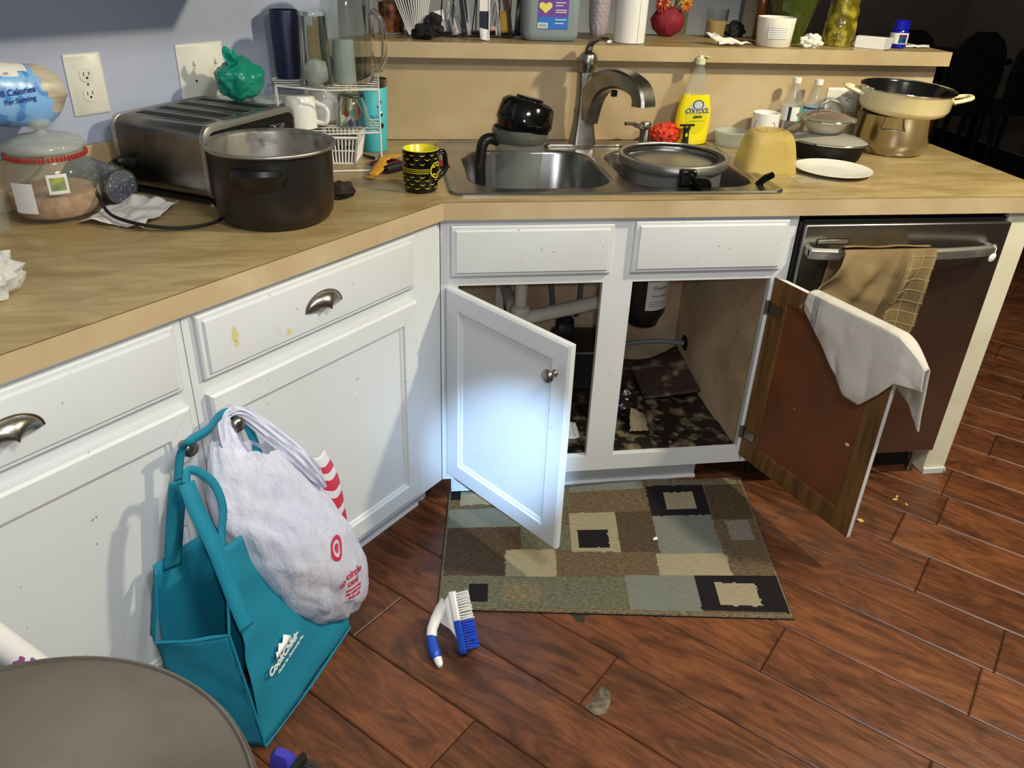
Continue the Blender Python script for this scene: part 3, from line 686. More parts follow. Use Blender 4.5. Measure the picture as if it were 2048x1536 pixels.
bagtree = BVHTree.FromPolygons([Vector(v) for v in bagmb.v], bagmb.f)
def strip(pts, wds, name, m_='bagfilm'):
    Pn = smoothpts(pts, 8); N = len(Pn); L = []
    for i, p in enumerate(Pn):
        t = i/(N-1)*(len(wds)-1); k = min(int(t), len(wds)-2); wd = wds[k]*(1-t+k)+wds[k+1]*(t-k)
        d = (Pn[min(i+1, N-1)]-Pn[max(i-1, 0)]).normalized(); s_ = d.cross(Vector((0, -1, 0))).normalized()
        L.append([tuple(p+s_*wd*(j/10-.5)+Vector((0, -.004*sin(j*2.3+i*.2)-.010*(1-(j/5-1)**2), 0))) for j in range(11)])
    return obj(name, MB().loft(L, closed=False), m_, sb, solid=.0006)
strip([(-.668, -.026, .652), (-.690, -.029, .648), (-.704, -.055, .612), (-.713, -.10, .57), (-.735, -.11, .52), (-.748, -.115, .47)], [.020, .026, .044, .052, .045, .012], 'handle')
strip([(-.680, -.026, .652), (-.652, -.029, .640), (-.618, -.062, .590), (-.582, -.095, .530), (-.552, -.105, .470), (-.535, -.11, .43)], [.020, .026, .036, .042, .038, .010], 'handle')
# the red striped side of the bag folded out at the right
mb = MB().grid(lambda u, v: (-.560+.088*u+.07*v+.01*sin(v*5), -.05-.015*sin(u*3), .488-.27*v-.025*u+.006*sin(u*7)), 16, 24)
mb.mi = [1 if ((j/24*5+.0) % 1 > .45 and i > 2) else 0 for j in range(24) for i in range(16)]
obj('striped_side', mb, [mat('bag_white', '#d9d7de', .4), 'redprint'], sb, solid=.0006)
# things seen through the film
M['bluein'] = mat('blue_wrapper', '#3f5fd0', .4); M['cottonin'] = mat('white_stuffing', '#e3dfd0', .8, bump=.4, bscale=30)
obj('contents', MB().sph((-.62, -.100, .20), .055, 22, (1.15, .7, 1.1), wob=.18, wsc=2.4), 'cottonin', sb)
obj('contents', MB().sph((-.555, -.095, .17), .045, 18, (1.1, .7, 1.1), wob=.25, wsc=2.4), 'cottonin', sb)
obj('contents', MB().sph((-.625, -.105, .36), .055, 18, (1.3, .5, 1.0), wob=.25, wsc=2.0), 'bluein', sb)
obj('contents', MB().box(-.64, -.610, -.105, -.07, .44, .49), 'bluein', sb, bevel=.004)
def bagprint(me_obj, cx, cz, rot=0, sc_=1):
    for v in me_obj.data.vertices:
        x, z = v.co.x*sc_, v.co.z*sc_; dy = v.co.y
        X = cx+x; Z = cz+z+rot*x; h = bagtree.ray_cast(Vector((X, -1, Z)), Vector((0, 1, 0)))
        v.co = (X, (h[0].y if h[0] else -.15)-.0016+dy, Z)
def annulus(r0, r1, n=36, sz=1.0):
    return MB().loft([[(r*cos(2*pi*i/n), 0, r*sz*sin(2*pi*i/n)) for i in range(n)] for r in (r0, r1)], smooth=True)
for r0, r1, x, z in ((.0155, .0235, -.568, .313), (.0001, .0085, -.568, .313), (.0062, .0092, -.572, .218), (.0001, .0036, -.572, .218)):
    o = obj('round_print', annulus(r0, r1, sz=1.15), 'redprint', sb); bagprint(o, x, z)
for s_, sz, x, z in (('circle', .030, -.528, .218), ('card', .024, -.534, .195), ('save on every', .0105, -.530, .172), ('day with your', .0105, -.530, .160), ('circle card', .0105, -.530, .148)):
    o = text(s_, sz, 'redprint', sb, (0, 0, 0), bold=.0004); bagprint(o, x, z, -.42)

# ------------------------------------------------------------ sink, tap, soap pump
sk = thing('sink', 'stainless steel double-bowl drop-in sink', 'sink')
def rr3(x0, x1, y0, y1, r, z, n=7): return [(x, y, z) for x, y in rrect(x0, x1, y0, y1, r, n)]
zt = .9205
# rim frame: outer loop to the two bowls, built as deck strips
OX0, OX1, OY0, OY1 = .028, .906, .030, .612
B1 = (.088, .470, .088, .490); B2 = (.505, .868, .088, .490)
mb = MB()
mb.loft([rr3(OX0, OX1, OY0, OY1, .035, .9143), rr3(OX0, OX1, OY0, OY1, .035, .918), rr3(OX0+.004, OX1-.004, OY0+.004, OY1-.004, .032, .9215), rr3(OX0+.012, OX1-.012, OY0+.012, OY1-.012, .026, .9205), rr3(OX0+.020, OX1-.020, OY0+.020, OY1-.020, .02, .9175)])
# deck
def deck(x0, x1, y0, y1): mb.box(x0, x1, y0, y1, .9155, .9172)
obj('rim', mb, 'sink', sk)
for (x0, x1, y0, y1) in (B1, B2):
    R0 = .105; mb = MB()
    rings = [rr3(x0-.006, x1+.006, y0-.006, y1+.006, R0, .9178), rr3(x0, x1, y0, y1, R0-.004, .9165), rr3(x0+.004, x1-.004, y0+.004, y1-.004, R0-.006, .908), rr3(x0+.010, x1-.010, y0+.010, y1-.010, R0-.008, .80), rr3(x0+.022, x1-.022, y0+.022, y1-.022, R0-.012, .763), rr3(x0+.05, x1-.05, y0+.05, y1-.05, R0-.03, .750), rr3(x0+.14, x1-.14, y0+.14, y1-.14, .03, .747)]
    mb.loft(rings, cap1=True); obj('bowl', mb, 'sink', sk, sharp=60)
    cx_, cy_ = (x0+x1)/2, (y0+y1)/2
    obj('drain', MB().lathe([(.044, .7495), (.042, .7515), (.034, .7495), (.03, .745), (0, .744)], 28, (cx_, cy_, 0)), 'chrome', sk)
# deck with two holes: triangulated between outer ring and bowls through a mesh with cut-outs
mb = MB(); N = 7
def deckring(x0, x1, y0, y1, bx):
    o_ = [(x, y, .9174) for x, y in rrect(x0, x1, y0, y1, .001, N)]; i_ = [(x, y, .9177) for x, y in rrect(bx[0]-.005, bx[1]+.005, bx[2]-.005, bx[3]+.005, .105, N)]
    mb.loft([o_, i_], smooth=False)
xm = (B1[1]+B2[0])/2
deckring(OX0+.018, xm, OY0+.018, .515, B1); deckring(xm, OX1-.018, OY0+.018, .515, B2)
mb.add([(OX0+.018, .515, .9174), (OX1-.018, .515, .9174), (OX1-.018, OY1-.018, .9174), (OX0+.018, OY1-.018, .9174)], [(0, 1, 2, 3)], False)
obj('deck', mb, 'sink', sk)
fc = thing('kitchen_tap', 'brushed nickel kitchen tap with arched spout and top lever', 'tap', (.478, .560, .9178))
obj('base_plate', MB().loft([[(x, y, z) for x, y in rrect(-.13*q, .13*q, -.028*q, .028*q, .026*q, 6)] for z, q in ((0, 1), (.004, 1), (.007, .96))], cap0=True, cap1=True), 'nickel', fc)
obj('body', MB().loft([[(x, y, z) for x, y in rrect(-w_, w_, -d_, d_, min(w_, d_)*.5, 5)] for z, w_, d_ in ((.007, .039, .034), (.02, .037, .032), (.06, .031, .027), (.11, .027, .024), (.16, .0265, .0235), (.205, .0275, .0245), (.212, .027, .024))], cap0=True, cap1=True), 'nickel', fc, sharp=30)
obj('collar', MB().lathe([(.023, .212), (.023, .218), (.025, .224), (.0285, .235), (.0285, .250), (.024, .262), (.017, .266)], 24), 'nickel', fc)
obj('lever', MB().loft([[tuple(Vector(p)+Vector((cos(t_)*w_, 0, 0))+Vector((0, sin(t_)*h_*.3, sin(t_)*h_))) for t_ in [2*pi*i/14 for i in range(14)]] for p, w_, h_ in (((0, .002, .258), .012, .008), ((0, 0, .275), .011, .010), ((.004, -.006, .292), .010, .008), ((.014, -.030, .304), .011, .006), ((.026, -.058, .311), .012, .0055), ((.034, -.078, .310), .0125, .006), ((.037, -.086, .307), .008, .004))], cap0=True, cap1=True), 'nickel', fc)
sp = smoothpts([(.004, -.005, .085), (.014, -.03, .150), (.030, -.062, .190), (.052, -.105, .211), (.072, -.145, .215), (.092, -.182, .208), (.106, -.208, .194), (.112, -.219, .172), (.113, -.221, .156)], 5)
dirs = Vector((.46, -.888, 0)); sdv = Vector((.888, .46, 0)); rings = []
for i, p in enumerate(sp):
    d = (sp[min(i+1, len(sp)-1)]-sp[max(i-1, 0)]).normalized(); up = d.cross(sdv).normalized(); t = i/(len(sp)-1)
    hw = .0235+.0045*t; hh = .024*(1-t)**2+.016+.010*t*t
    rings.append([tuple(p+sdv*x*hw+up*z*hh) for x, z in ((-1, -.75), (-.75, -1), (.75, -1), (1, -.75), (1, .75), (.75, 1), (-.75, 1), (-1, .75))])
obj('spout', MB().loft(rings, cap0=True, cap1=True, smooth=True), 'nickel', fc, sharp=30)
obj('spray_button', MB().box(-.008, .008, -.006, .006, -.014, .004), 'rubber', fc, (.055, -.118, .178), (0, 0, .4), bevel=.002)
pu = thing('soap_pump', 'brushed nickel soap dispenser pump on the sink deck', 'soap dispenser', (.676, .560, .9178))
obj('body', MB().lathe([(0, 0), (.021, 0), (.021, .004), (.016, .008), (.0155, .044), (.017, .046), (.0175, .066), (.015, .071), (0, .072)], 26), 'nickel', pu)
obj('nozzle', MB().tube(smoothpts([(-.008, -.003, .055), (-.03, -.012, .062), (-.05, -.022, .070), (-.075, -.034, .072)], 5), [.009]*3+[.0078]*4+[.0066]*4+[.0055]*5, 10), 'nickel', pu)
# ------------------------------------------------------------ worktop, left: things standing in the left-run frame
Z = .9142
def LT(name, label, cat, x, d, z=Z, turn=0, group=None): return thing(name, label, cat, LW(x, d, z), A+turn, group)
# cookie jar
jar = LT('glass_jar', 'big round glass jar with domed glass lid and red beaded band', 'jar', -.628, .545)
obj('jar_body', MB().lathe([(0, .002), (.066, .001), (.080, .006), (.088, .022), (.0925, .05), (.0935, .085), (.090, .105), (.080, .122), (.0745, .130), (.0745, .138), (.0715, .138), (.0715, .129), (.077, .120), (.0868, .103), (.0900, .085), (.0890, .05), (.0845, .024), (.077, .0105), (0, .009)], 56), 'jarglass', jar, sharp=70)
obj('lid', MB().lathe([(0, .1415), (.070, .1405), (.0765, .141), (.079, .149), (.0755, .158), (.058, .166), (.035, .171), (.014, .174), (.009, .178), (.010, .182), (.021, .188), (.0235, .194), (.019, .201), (.008, .204), (0, .2045)], 56), base('lid_glass', '#b9c0bb', .05, alpha=.55, spec=.9), jar, sharp=70)
for q in range(60):
    a = 2*pi*q/60
    if q == 0: b0 = obj('bead', MB().box(-.0026, .0026, -.0022, .0022, -.0048, .0048), mat('red_beads', '#a5332e', .3, bump=.3), jar, bevel=.001)
    else: b0 = b0.copy(); COL.objects.link(b0)
    b0.location = (.0775*cos(a), .0775*sin(a), .1335); b0.rotation_euler = (0, 0, a+pi/2)
obj('contents', MB().lathe([(0, .0105), (.074, .012), (.083, .025), (.087, .045), (.086, .058), (.06, .0615), (.02, .057), (0, .056)], 40), mat('brown_crumbs', '#9b7350', .9, col2='#b7906a', scale=60, bump=.6, bscale=160), jar)
obj('paper_tag', MB().grid(lambda u, v: (.0945*cos(3.35+u*.5), .0945*sin(3.35+u*.5), .03+v*.062), 6, 2), 'paper', jar)
mb = MB().grid(lambda u, v: (.0915*cos(4.15+u*.42), .0915*sin(4.15+u*.42), .068+v*.040), 8, 6); mb.mi = [1 if (1 <= i%8 <= 6 and 1 <= i//8 <= 4) else 0 for i in range(48)]
obj('sticker', mb, ['paper', mat('green_print', '#a9a24a', .6, col2='#5f7a52', scale=40)], jar)
# second jar cut by the frame
j2 = LT('glass_canister', 'clear glass canister cut off by the left frame edge', 'jar', -.790, .53)
obj('body', MB().lathe([(0, .002), (.045, .001), (.05, .006), (.05, .13), (.047, .14), (.044, .14), (.0465, .13), (.0465, .01), (0, .009)], 40), 'jarglass', j2, sharp=70)
obj('lid', MB().lathe([(.0475, .1405), (.051, .142), (.051, .154), (.045, .158), (0, .159)], 40), 'nickel', j2)
# bread bag leaning on the wall
bb = LT('bread_bag', 'light blue bread bag leaning on the wall above the glass jar', 'bread', -.657, .570, 1.115, 0)
bread_cols = mat('bread_film', '#4f86c9', .3, col2='#7fb2e6', scale=26, lo=.45, hi=.5, bump=.35, bscale=14)
M['breadwhite'] = mat('bread_print_white', '#e6e2da', .35, bump=.2, bscale=20); M['breadslice'] = mat('bread_through_film', '#cfc7b4', .4, col2='#8f7f6a', scale=7, stretch=(1, 1, 9), bump=.2)
mb = MB(); rings = []
for k in range(27):
    t = k/26; x = -.15+.245*t; wv = sin(min(1, (1-t)*4.5)*pi/2)**.6
    ring = []
    for i in range(28):
        a = 2*pi*i/28; yy = .048*cos(a)*wv*(1+.05*fbm(k*.5, i*.6)); zz = .052*sin(a)*wv*(1+.06*fbm(k*.4, i*.4+9)); ring.append((x+.006*sin(a), yy, zz+.055-.012*t))
    rings.append(ring)
mb.loft(rings, cap0=True, cap1=True)
for f_, f in enumerate(mb.f[:26*28]):
    k, i = divmod(f_, 28); a = 2*pi*i/28
    mb.mi[f_] = 2 if k > 20-(3*sin(a)) and sin(a) > -.6 else (1 if (sin(a) > .55 and k < 17 and (k-6)**2/130+(1-sin(a))**2*9 < 1) else 0)
o = obj('bag', mb, [bread_cols, 'breadwhite', 'breadslice'], bb, rot=(0, radians(6), 0), loc=(.004, 0, -.008)); o.scale = (1.06, 1, 1.16)
M['darkblue'] = mat('dark_blue_print', '#2b3f8c', .4)
text('30 Calories', .0165, 'darkblue', bb, (-.010, -.050, .060), (0, radians(-3), 0), bold=.0003)
text('Per Serving', .0135, 'darkblue', bb, (-.006, -.051, .044), (0, radians(-3), 0), bold=.0002)
text('Thin', .012, 'darkblue', bb, (-.02, -.034, .093), (radians(-40), 0, 0))
# speckled tumbler lying down
tb = LT('speckled_tumbler', 'grey speckled tumbler lying on its side between jar and toaster', 'tumbler', -.508, .492, Z+.0465, radians(2))
obj('body', MB().lathe([(0, .0), (.036, 0), (.039, .003), (.043, .10), (.0455, .165), (.044, .165), (.0415, .10), (.0375, .006), (0, .005)], 40).xf(Matrix.Rotation(radians(-90), 4, 'X')), mat('speckle_enamel', '#50545c', .4, specks=('#c3c7cc', 210, .66)), tb, rot=(0, 0, radians(0)))
obj('base_ring', MB().lathe([(.0365, -.001), (.0395, -.001), (.0405, .003), (.0385, .004), (.0365, .001)], 40).xf(Matrix.Rotation(radians(-90), 4, 'X')), 'nickel', tb)
# paper towel sheet
def sheetfn(poly4, amp, sd):
    P = [Vector(p) for p in poly4]
    def fn(u, v):
        p = P[0]*(1-u)*(1-v)+P[1]*u*(1-v)+P[2]*u*v+P[3]*(1-u)*v
        e_ = .012*noise.noise(Vector((u*4+sd, v*4, 3))); return (p.x+e_, p.y+e_*.7, max(.0012, p.z+.003+amp*abs(fbm(u*3+sd, v*3, sd))))
    return fn
pt = LT('paper_towel', 'crumpled white paper towel sheet lying before the speckled tumbler', 'paper towel', 0, 0)
obj('sheet', MB().grid(sheetfn([(-.640, .455, 0), (-.575, .325, 0), (-.435, .400, .008), (-.475, .50, .012)], .016, 1.3), 26, 20), 'tissue', pt, solid=.0008)
CORD = [(.424, .575, 1.0), (.47, .565, 1.0), (.510, .55, .985), (.562, .500, .975), (.588, .440, .952), (.600, .384, .938), (.582, .313, .930), (.538, .267, .922), (.48, .245, .9195), (.43, .255, .9195), (.385, .30, .9195)]
# toaster
TW, TD, TH = .325, .27, .176
ts = LT('toaster', 'four-slice brushed steel toaster with black ends on the left worktop', 'toaster', -.388, .338, Z, radians(12))
def rsec(x0, x1, z0, z1, r, y, n=6): return [(x, y, z) for x, z in rrect(x0, x1, z0, z1, r, n)]
M['toaststeel'] = mat('toaster_steel', '#a3a09b', .30, 1, col2='#6f6b66', scale=5, bump=.03, bscale=8, bstretch=(4, 160, 4))
shell = MB(); secs = [(.016, .0), (.03, -.001), (TD-.03, -.001), (TD-.016, .0)]
shell.loft([rsec(.0, TW, .014, TH, .028, y) for y, q in secs], cap0=True, cap1=True)
obj('shell', shell, 'toaststeel', ts, sharp=45)
for y0, y1 in ((.0, .0155), (TD-.0155, TD)):
    e_ = MB().loft([rsec(.008, TW-.008, .018, TH-.008, .024, y0), rsec(.0, TW, .012, TH+.001, .029, y0+.004), rsec(.0, TW, .012, TH+.001, .029, y1)], cap0=True, cap1=True)
    obj('end_frame', e_, 'steel', ts, sharp=45)
obj('front_panel', MB().loft([rsec(.012, TW-.012, .022, TH-.012, .02, -.0012), rsec(.012, TW-.012, .022, TH-.012, .02, .002)], cap0=True, cap1=True), 'black', ts)
obj('base', MB().box(.012, TW-.012, .012, TD-.012, .004, .0135), 'rubber', ts)
for i in range(4):
    x = .040+.0655*i
    sl_ = MB(); sl_.loft([[(q[0], q[1], TH+.0004) for q in rrect(x, x+.040, .032, .238, .006, 3)], [(q[0], q[1], TH+.0024) for q in rrect(x-.002, x+.042, .030, .240, .008, 3)], [(q[0], q[1], TH+.0006) for q in rrect(x-.004, x+.044, .028, .242, .01, 3)]])
    obj('slot_rim', sl_, 'steel', ts)
    obj('slot', MB().prism(rrect(x, x+.040, .032, .238, .006, 3), TH+.0003, TH+.0009), 'blackm', ts)
for i, x in enumerate((.092, .232)):
    obj('lever_slot', MB().box(x-.002, x+.002, -.0022, -.0012, .07, .158), 'blackm', ts)
    obj('lever', MB().box(x-.020, x+.020, -.022, -.003,   .138, .149), 'chrome', ts, bevel=.003)
    kb = obj('browning_knob', MB().lathe([(0, 0), (.023, 0), (.023, .004), (.018, .006), (.017, .018), (0, .019)], 30).xf(Matrix.Rotation(pi/2, 4, 'X')), 'black', ts, (x, -.0013, .058))
    obj('chrome_ring', MB().lathe([(.0232, 0), (.0255, 0), (.0255, .003), (.0232, .0045)], 30).xf(Matrix.Rotation(pi/2, 4, 'X')), 'chrome', kb)
for x in (.02, TW-.02):
    for y in (.02, TD-.02): obj('foot', MB().lathe([(0, 0), (.009, 0), (.008, .005), (0, .005)], 12), 'chrome', ts, (x, y, 0))
cp = [LW(-x, d, z) for x, d, z in CORD]
cpo = thing('power_cord', 'black power cord looping over the paper towel in front of the toaster', 'cord', (0, 0, 0))
obj('cord', MB().tube(smoothpts(cp, 8), .0036, 8), 'rubber', cpo)
obj('plug', MB().tube([LW(-.420, .562, .985), LW(-.455, .557, .998), LW(-.475, .552, 1.0)], [.012, .0135, .007], 10), 'rubber', cpo)
# teal crumpled bag on the toaster
mb = MB(); n1, n2 = 42, 64
def tealfn(u, v):
    a = 2*pi*u; t = pi*v; d = Vector((sin(t)*cos(a), sin(t)*sin(a), -cos(t)))
    q = 1+.30*noise.noise(d*1.7+Vector((4, 1, 2)))+.16*abs(noise.noise(d*3.5))+.02*noise.noise(d*9)
    return (d.x*.056*q, d.y*.047*q, .049+d.z*.048*q)
mb.grid(tealfn, n2, n1)
tg = LT('crumpled_bag', 'crumpled translucent green plastic bag on the back of the toaster', 'bag', -.125, .535, Z+TH+.002)
obj('film', mb, mat('green_film', '#17977e', .25, trans=.25, alpha=.93, bump=.3, bscale=30), tg)
obj('ears', MB().grid(lambda u, v: (-.035+.05*u*(1-.3*v)+.006*sin(v*6), .0+.008*sin(u*9), .075+.045*v+.008*sin(u*7)*v), 10, 8), 'greenf' if 'greenf' in M else M.setdefault('greenf', mat('green_film2', '#17977e', .3, alpha=.92)), tg, solid=.0006)
# stock pot
sp_ = LT('stock_pot', 'large black stock pot with bright aluminium rim standing near the worktop edge', 'pot', -.333, .190)
M['potblack'] = mat('pot_enamel', '#1c1b19', .36, col2='#2a1a12', scale=4, stretch=(1, 1, 2), specks=('#b9b2a0', 34, .765))
M['alu'] = mat('worn_aluminium', '#aaa7a0', .42, .9, col2='#5a564e', scale=22, lo=.5, hi=.75, bump=.2, bscale=60)
obj('body', MB().lathe([(0, .0), (.102, .0), (.114, .005), (.122, .017), (.126, .038), (.1285, .145), (.1265, .1455)], 72), 'potblack', sp_, sharp=60)
obj('inside', MB().lathe([(.1268, .1455), (.1255, .14), (.124, .04), (.120, .014), (.1, .006), (0, .005)], 72), 'alu', sp_, sharp=60)
obj('rim', MB().lathe([(.128, .1415), (.1345, .1425), (.138, .1455), (.138, .1485), (.1345, .1505), (.1275, .1475), (.125, .144)], 72), 'alu', sp_, sharp=70)
for a0 in (radians(-143), radians(37)):
    h_ = MB(); sec = []
    for i in range(17):
        u = i/16*2-1; s_ = sqrt(max(0, 1-u*u)); wd = .006+.016*s_
        cxh = .058*u; r_in = sqrt(.1285**2-cxh**2)
        sec.append([(cxh, -r_in+.001, .121+.004*s_), (cxh, -(r_in+.004+wd*1.0), .1225+.004*s_), (cxh, -(r_in+.006+wd*1.02), .117), (cxh, -(r_in+.004+wd*.8), .111-.004*s_), (cxh, -r_in-.002, .105-.022*s_), (cxh, -r_in+.001, .105-.022*s_)])
    h_.loft(sec, cap0=True, cap1=True)
    hd_ = obj('handle', h_, 'black', sp_, rot=(0, 0, a0+pi/2))
    obj('screw', MB().lathe([(0, 0), (.006, 0), (.006, .002), (.003, .003), (0, .0025)], 14).xf(Matrix.Rotation(pi/2, 4, 'X')), 'nickel', hd_, (0, -.133, .094))
sp_.scale = (1, 1, 1.09)
# scouring pad
solo('scouring_pad', MB().sph((0, 0, .019), .04, 28, (1, .85, .48), wob=.28, wsc=3), mat('burnt_pad', '#2b211d', .85, col2='#15100e', scale=50, bump=1, bscale=120), 'dark brown burnt scouring pad behind the stock pot', 'scouring pad', (-.240, .030, Z), 0)
# plastic wrap at the left edge
pwb = LT('plastic_wrap', 'crumpled clear plastic wrap on the worktop at the left frame edge', 'plastic wrap', -.935, .195)
obj('film', MB().sph((0, 0, .038), .05, 30, (1, .8, .75), wob=.4, wsc=3), mat('wrap_film', '#e9eceb', .15, alpha=.45, bump=.8, bscale=30), pwb)

# ------------------------------------------------------------ corner rack with cups
M['wire'] = mat('white_wire', '#e2e0d8', .4)
rk = thing('corner_rack', 'white wire two-tier corner rack full of cups behind the stock pot', 'rack')
OUT = [(-.1345, .308), (-.268, .285), (-.395, .345), (-.418, .46), (-.335, .545), (-.215, .625), (-.1345, .600)]
for z, nm in ((1.116, 'top_shelf'), (1.0075, 'lower_shelf')):
    obj(nm, MB().tube([(x, y, z) for x, y in smoothpts([Vector((x, y, 0)) for x, y in OUT+[OUT[0]]], 1) for x, y in [(x, y)]] if False else [(x, y, z) for x, y in OUT], .0023, 8, closed=True), 'wire', rk)
    for i in range(8):
        y = .325+.036*i
        # clip the wire line at height y to the outline
        xs = []
        for a_, b_ in zip(OUT, OUT[1:]+OUT[:1]):
            if (a_[1]-y)*(b_[1]-y) < 0: t = (y-a_[1])/(b_[1]-a_[1]); xs.append(a_[0]+t*(b_[0]-a_[0]))
        if len(xs) >= 2: obj('wire', MB().tube([(min(xs), y, z+.0005), (max(xs), y, z+.0005)], .0014, 6), 'wire', rk)
for (x, y) in ((-.1345, .308), (-.1345, .320), (-.395, .345), (-.400, .356), (-.215, .625), (-.227, .618)):
    obj('leg', MB().tube([(x, y, .9155), (x, y, 1.116)], .0023, 8), 'wire', rk)
obj('foot_wire', MB().tube([(-.1345, .308, .9168), (-.1665, .272, .9168), (-.30, .262, .9168), (-.395, .345, .9168)], .0023, 8), 'wire', rk)
obj('diagonal_wire', MB().tube([(-.1345, .308, 1.008), (-.165, .40, 1.03), (-.2, .47, 1.06), (-.215, .50, 1.09)], .0016, 6), 'wire', rk)
ZT = 1.1182; ZL = 1.0102
nc = thing('navy_tumbler', 'tall navy blue tumbler upside down on the top rack shelf by the wall', 'tumbler', (-.372, .470, ZT))
obj('body', MB().lathe([(.0335, .168), (.0355, .168), (.0365, .164), (.0350, .03), (.0335, 0), (.031, 0), (.0325, .03), (.0335, .155), (0, .156)], 40), mat('navy_metal', '#141a3d', .45), nc, sharp=60)
obj('base_disc', MB().lathe([(0, .160), (.0335, .160), (.0335, .1605), (0, .1605)], 32), 'blackm', nc)
M['glass2'] = base('pressed_glass', '#eef4f2', .015, trans=1, ior=1.5)
def flutes(a, z): return .035*cos(12*a)
gA = thing('tall_glass', 'tall fluted clear drinking glass upside down on top rack shelf', 'glass', (-.293, .350, ZT), 0)
obj('glass_body', MB().lathe([(.041, 0), (.0415, .002), (.0365, .085), (.034, .172), (.032, .176), (0, .176), (0, .166), (.0305, .166), (.0335, .085), (.0385, .002)], 72, ribs=lambda a, z: .03*cos(12*a) if .03 < z < .165 else 0), 'glass2', gA, sharp=60)
obj('tissue_inside', MB().sph((0, 0, .034), .033, 22, (.95, .95, .95), wob=.2, wsc=3), 'tissue', gA)
gp = thing('glass_pitcher', 'big heavy glass pitcher upside down on the rack, its handle to the right', 'pitcher', (-.208, .430, ZT))
obj('body', MB().lathe([(.058, 0), (.062, .002), (.064, .03), (.069, .10), (.066, .20), (.060, .24), (.056, .244), (0, .244), (0, .230), (.054, .230), (.060, .195), (.0635, .10), (.0585, .03), (.0565, .002)], 64, ribs=lambda a, z: .012*cos(16*a) if z > .12 else 0), 'glass2', gp, sharp=60)
obj('handle', MB().tube(smoothpts([(.060, .0, .035), (.072, -.006, .026), (.088, -.010, .045), (.094, -.012, .095), (.088, -.010, .15), (.066, -.004, .175)], 6), .008, 14), 'glass2', gp)
pc = thing('white_beaker', 'white cup standing inside the upturned glass pitcher', 'cup', (-.222, .415, ZT+.001))
obj('beaker', MB().lathe([(0, .105), (.026, .105), (.028, .100), (.030, 0), (.028, 0), (.0265, .098), (0, .099)], 36), mat('cloudy_plastic', '#cfd3d0', .3), pc)
ss = thing('small_saucer', 'small dark blue patterned saucer under the glass pitcher', 'saucer', (-.195, .36, ZT-.001))
def mug(name, label, loc, r, h, rz, body='ceramic', flip=True, inner=None, hr=.028, taper=0, cat='mug'):
    t = thing(name, label, cat, loc, rz)
    f = (lambda z: h-z) if flip else (lambda z: z)
    P = [(0, 0), (r*.82, 0), (r*.93-taper, .006), (r, h*.35), (r, h-.001), (r-.002, h), (r-.0045, h-.002), (r-.0045, h*.3), (r*.8, .010), (0, .009)]
    P = [(q, f(z)) for q, z in P]
    if flip: P = P[::-1]
    mb = MB().lathe(P, 48)
    if inner:
        mb.mi = [1 if (k//48) >= 4 else 0 for k in range(len(mb.f))]
        obj('body', mb, [body, inner], t, sharp=60)
    else: obj('body', mb, body, t, sharp=60)
    hz = [(r-.002, 0, f(h*.82)), (r+hr*.75, 0, f(h*.84)), (r+hr, 0, f(h*.62)), (r+hr*.9, 0, f(h*.38)), (r-.002, 0, f(h*.2))]
    obj('handle', MB().tube(smoothpts(hz, 6), .0052, 12, flat=1.3), body, t)
    return t
bpy.data.objects.remove(ss)
mug('white_mug', 'white mug upside down at left end of the lower rack shelf', (-.340, .360, ZL), .0415, .082, radians(-12))
mug('white_mug', 'second white mug on the rack, half hidden behind the first one', (-.285, .470, ZL), .040, .088, radians(10))
sg = thing('small_glass', 'small printed glass upside down at right on the lower rack shelf', 'glass', (-.208, .385, ZL))
obj('glass_body', MB().lathe([(.044, 0), (.045, .002), (.041, .045), (.034, .080), (.030, .083), (0, .083), (0, .074), (.030, .074), (.038, .045), (.0415, .002)], 56), 'glass2', sg, sharp=60)
for i, (a_, c_, zz) in enumerate(((-1.9, '#b0524a', .038), (-1.5, '#5fa8a8', .04), (-1.1, '#b0524a', .042), (-1.65, '#3b5b9a', .014), (-1.2, '#3b5b9a', .014))):
    mb = MB().grid(lambda u, v: ((.0452-.0075*(zz+v*.02)/.045*.6)*cos(a_+(u-.5)*.35), (.0452-.0075*(zz+v*.02)/.045*.6)*sin(a_+(u-.5)*.35), zz+(v-.5)*.020*(1-abs(u-.5))), 6, 3)
    obj('print_spot', mb, mat('spot%d' % i, c_, .5), sg)
# plastic tub behind toaster
tbx = LT('food_tub', 'clear plastic food tub with pale lid behind the toaster', 'container', .03, .60)
obj('body', MB().lathe([(0, 0), (.045, 0), (.048, .004), (.055, .15), (.053, .15), (.046, .006), (0, .004)], 36), 'clearpl', tbx, sharp=60)
obj('lid', MB().lathe([(.0555, .150), (.0575, .151), (.0575, .158), (.052, .160), (0, .159)], 36), mat('pale_lid', '#cfd8cf', .4), tbx)
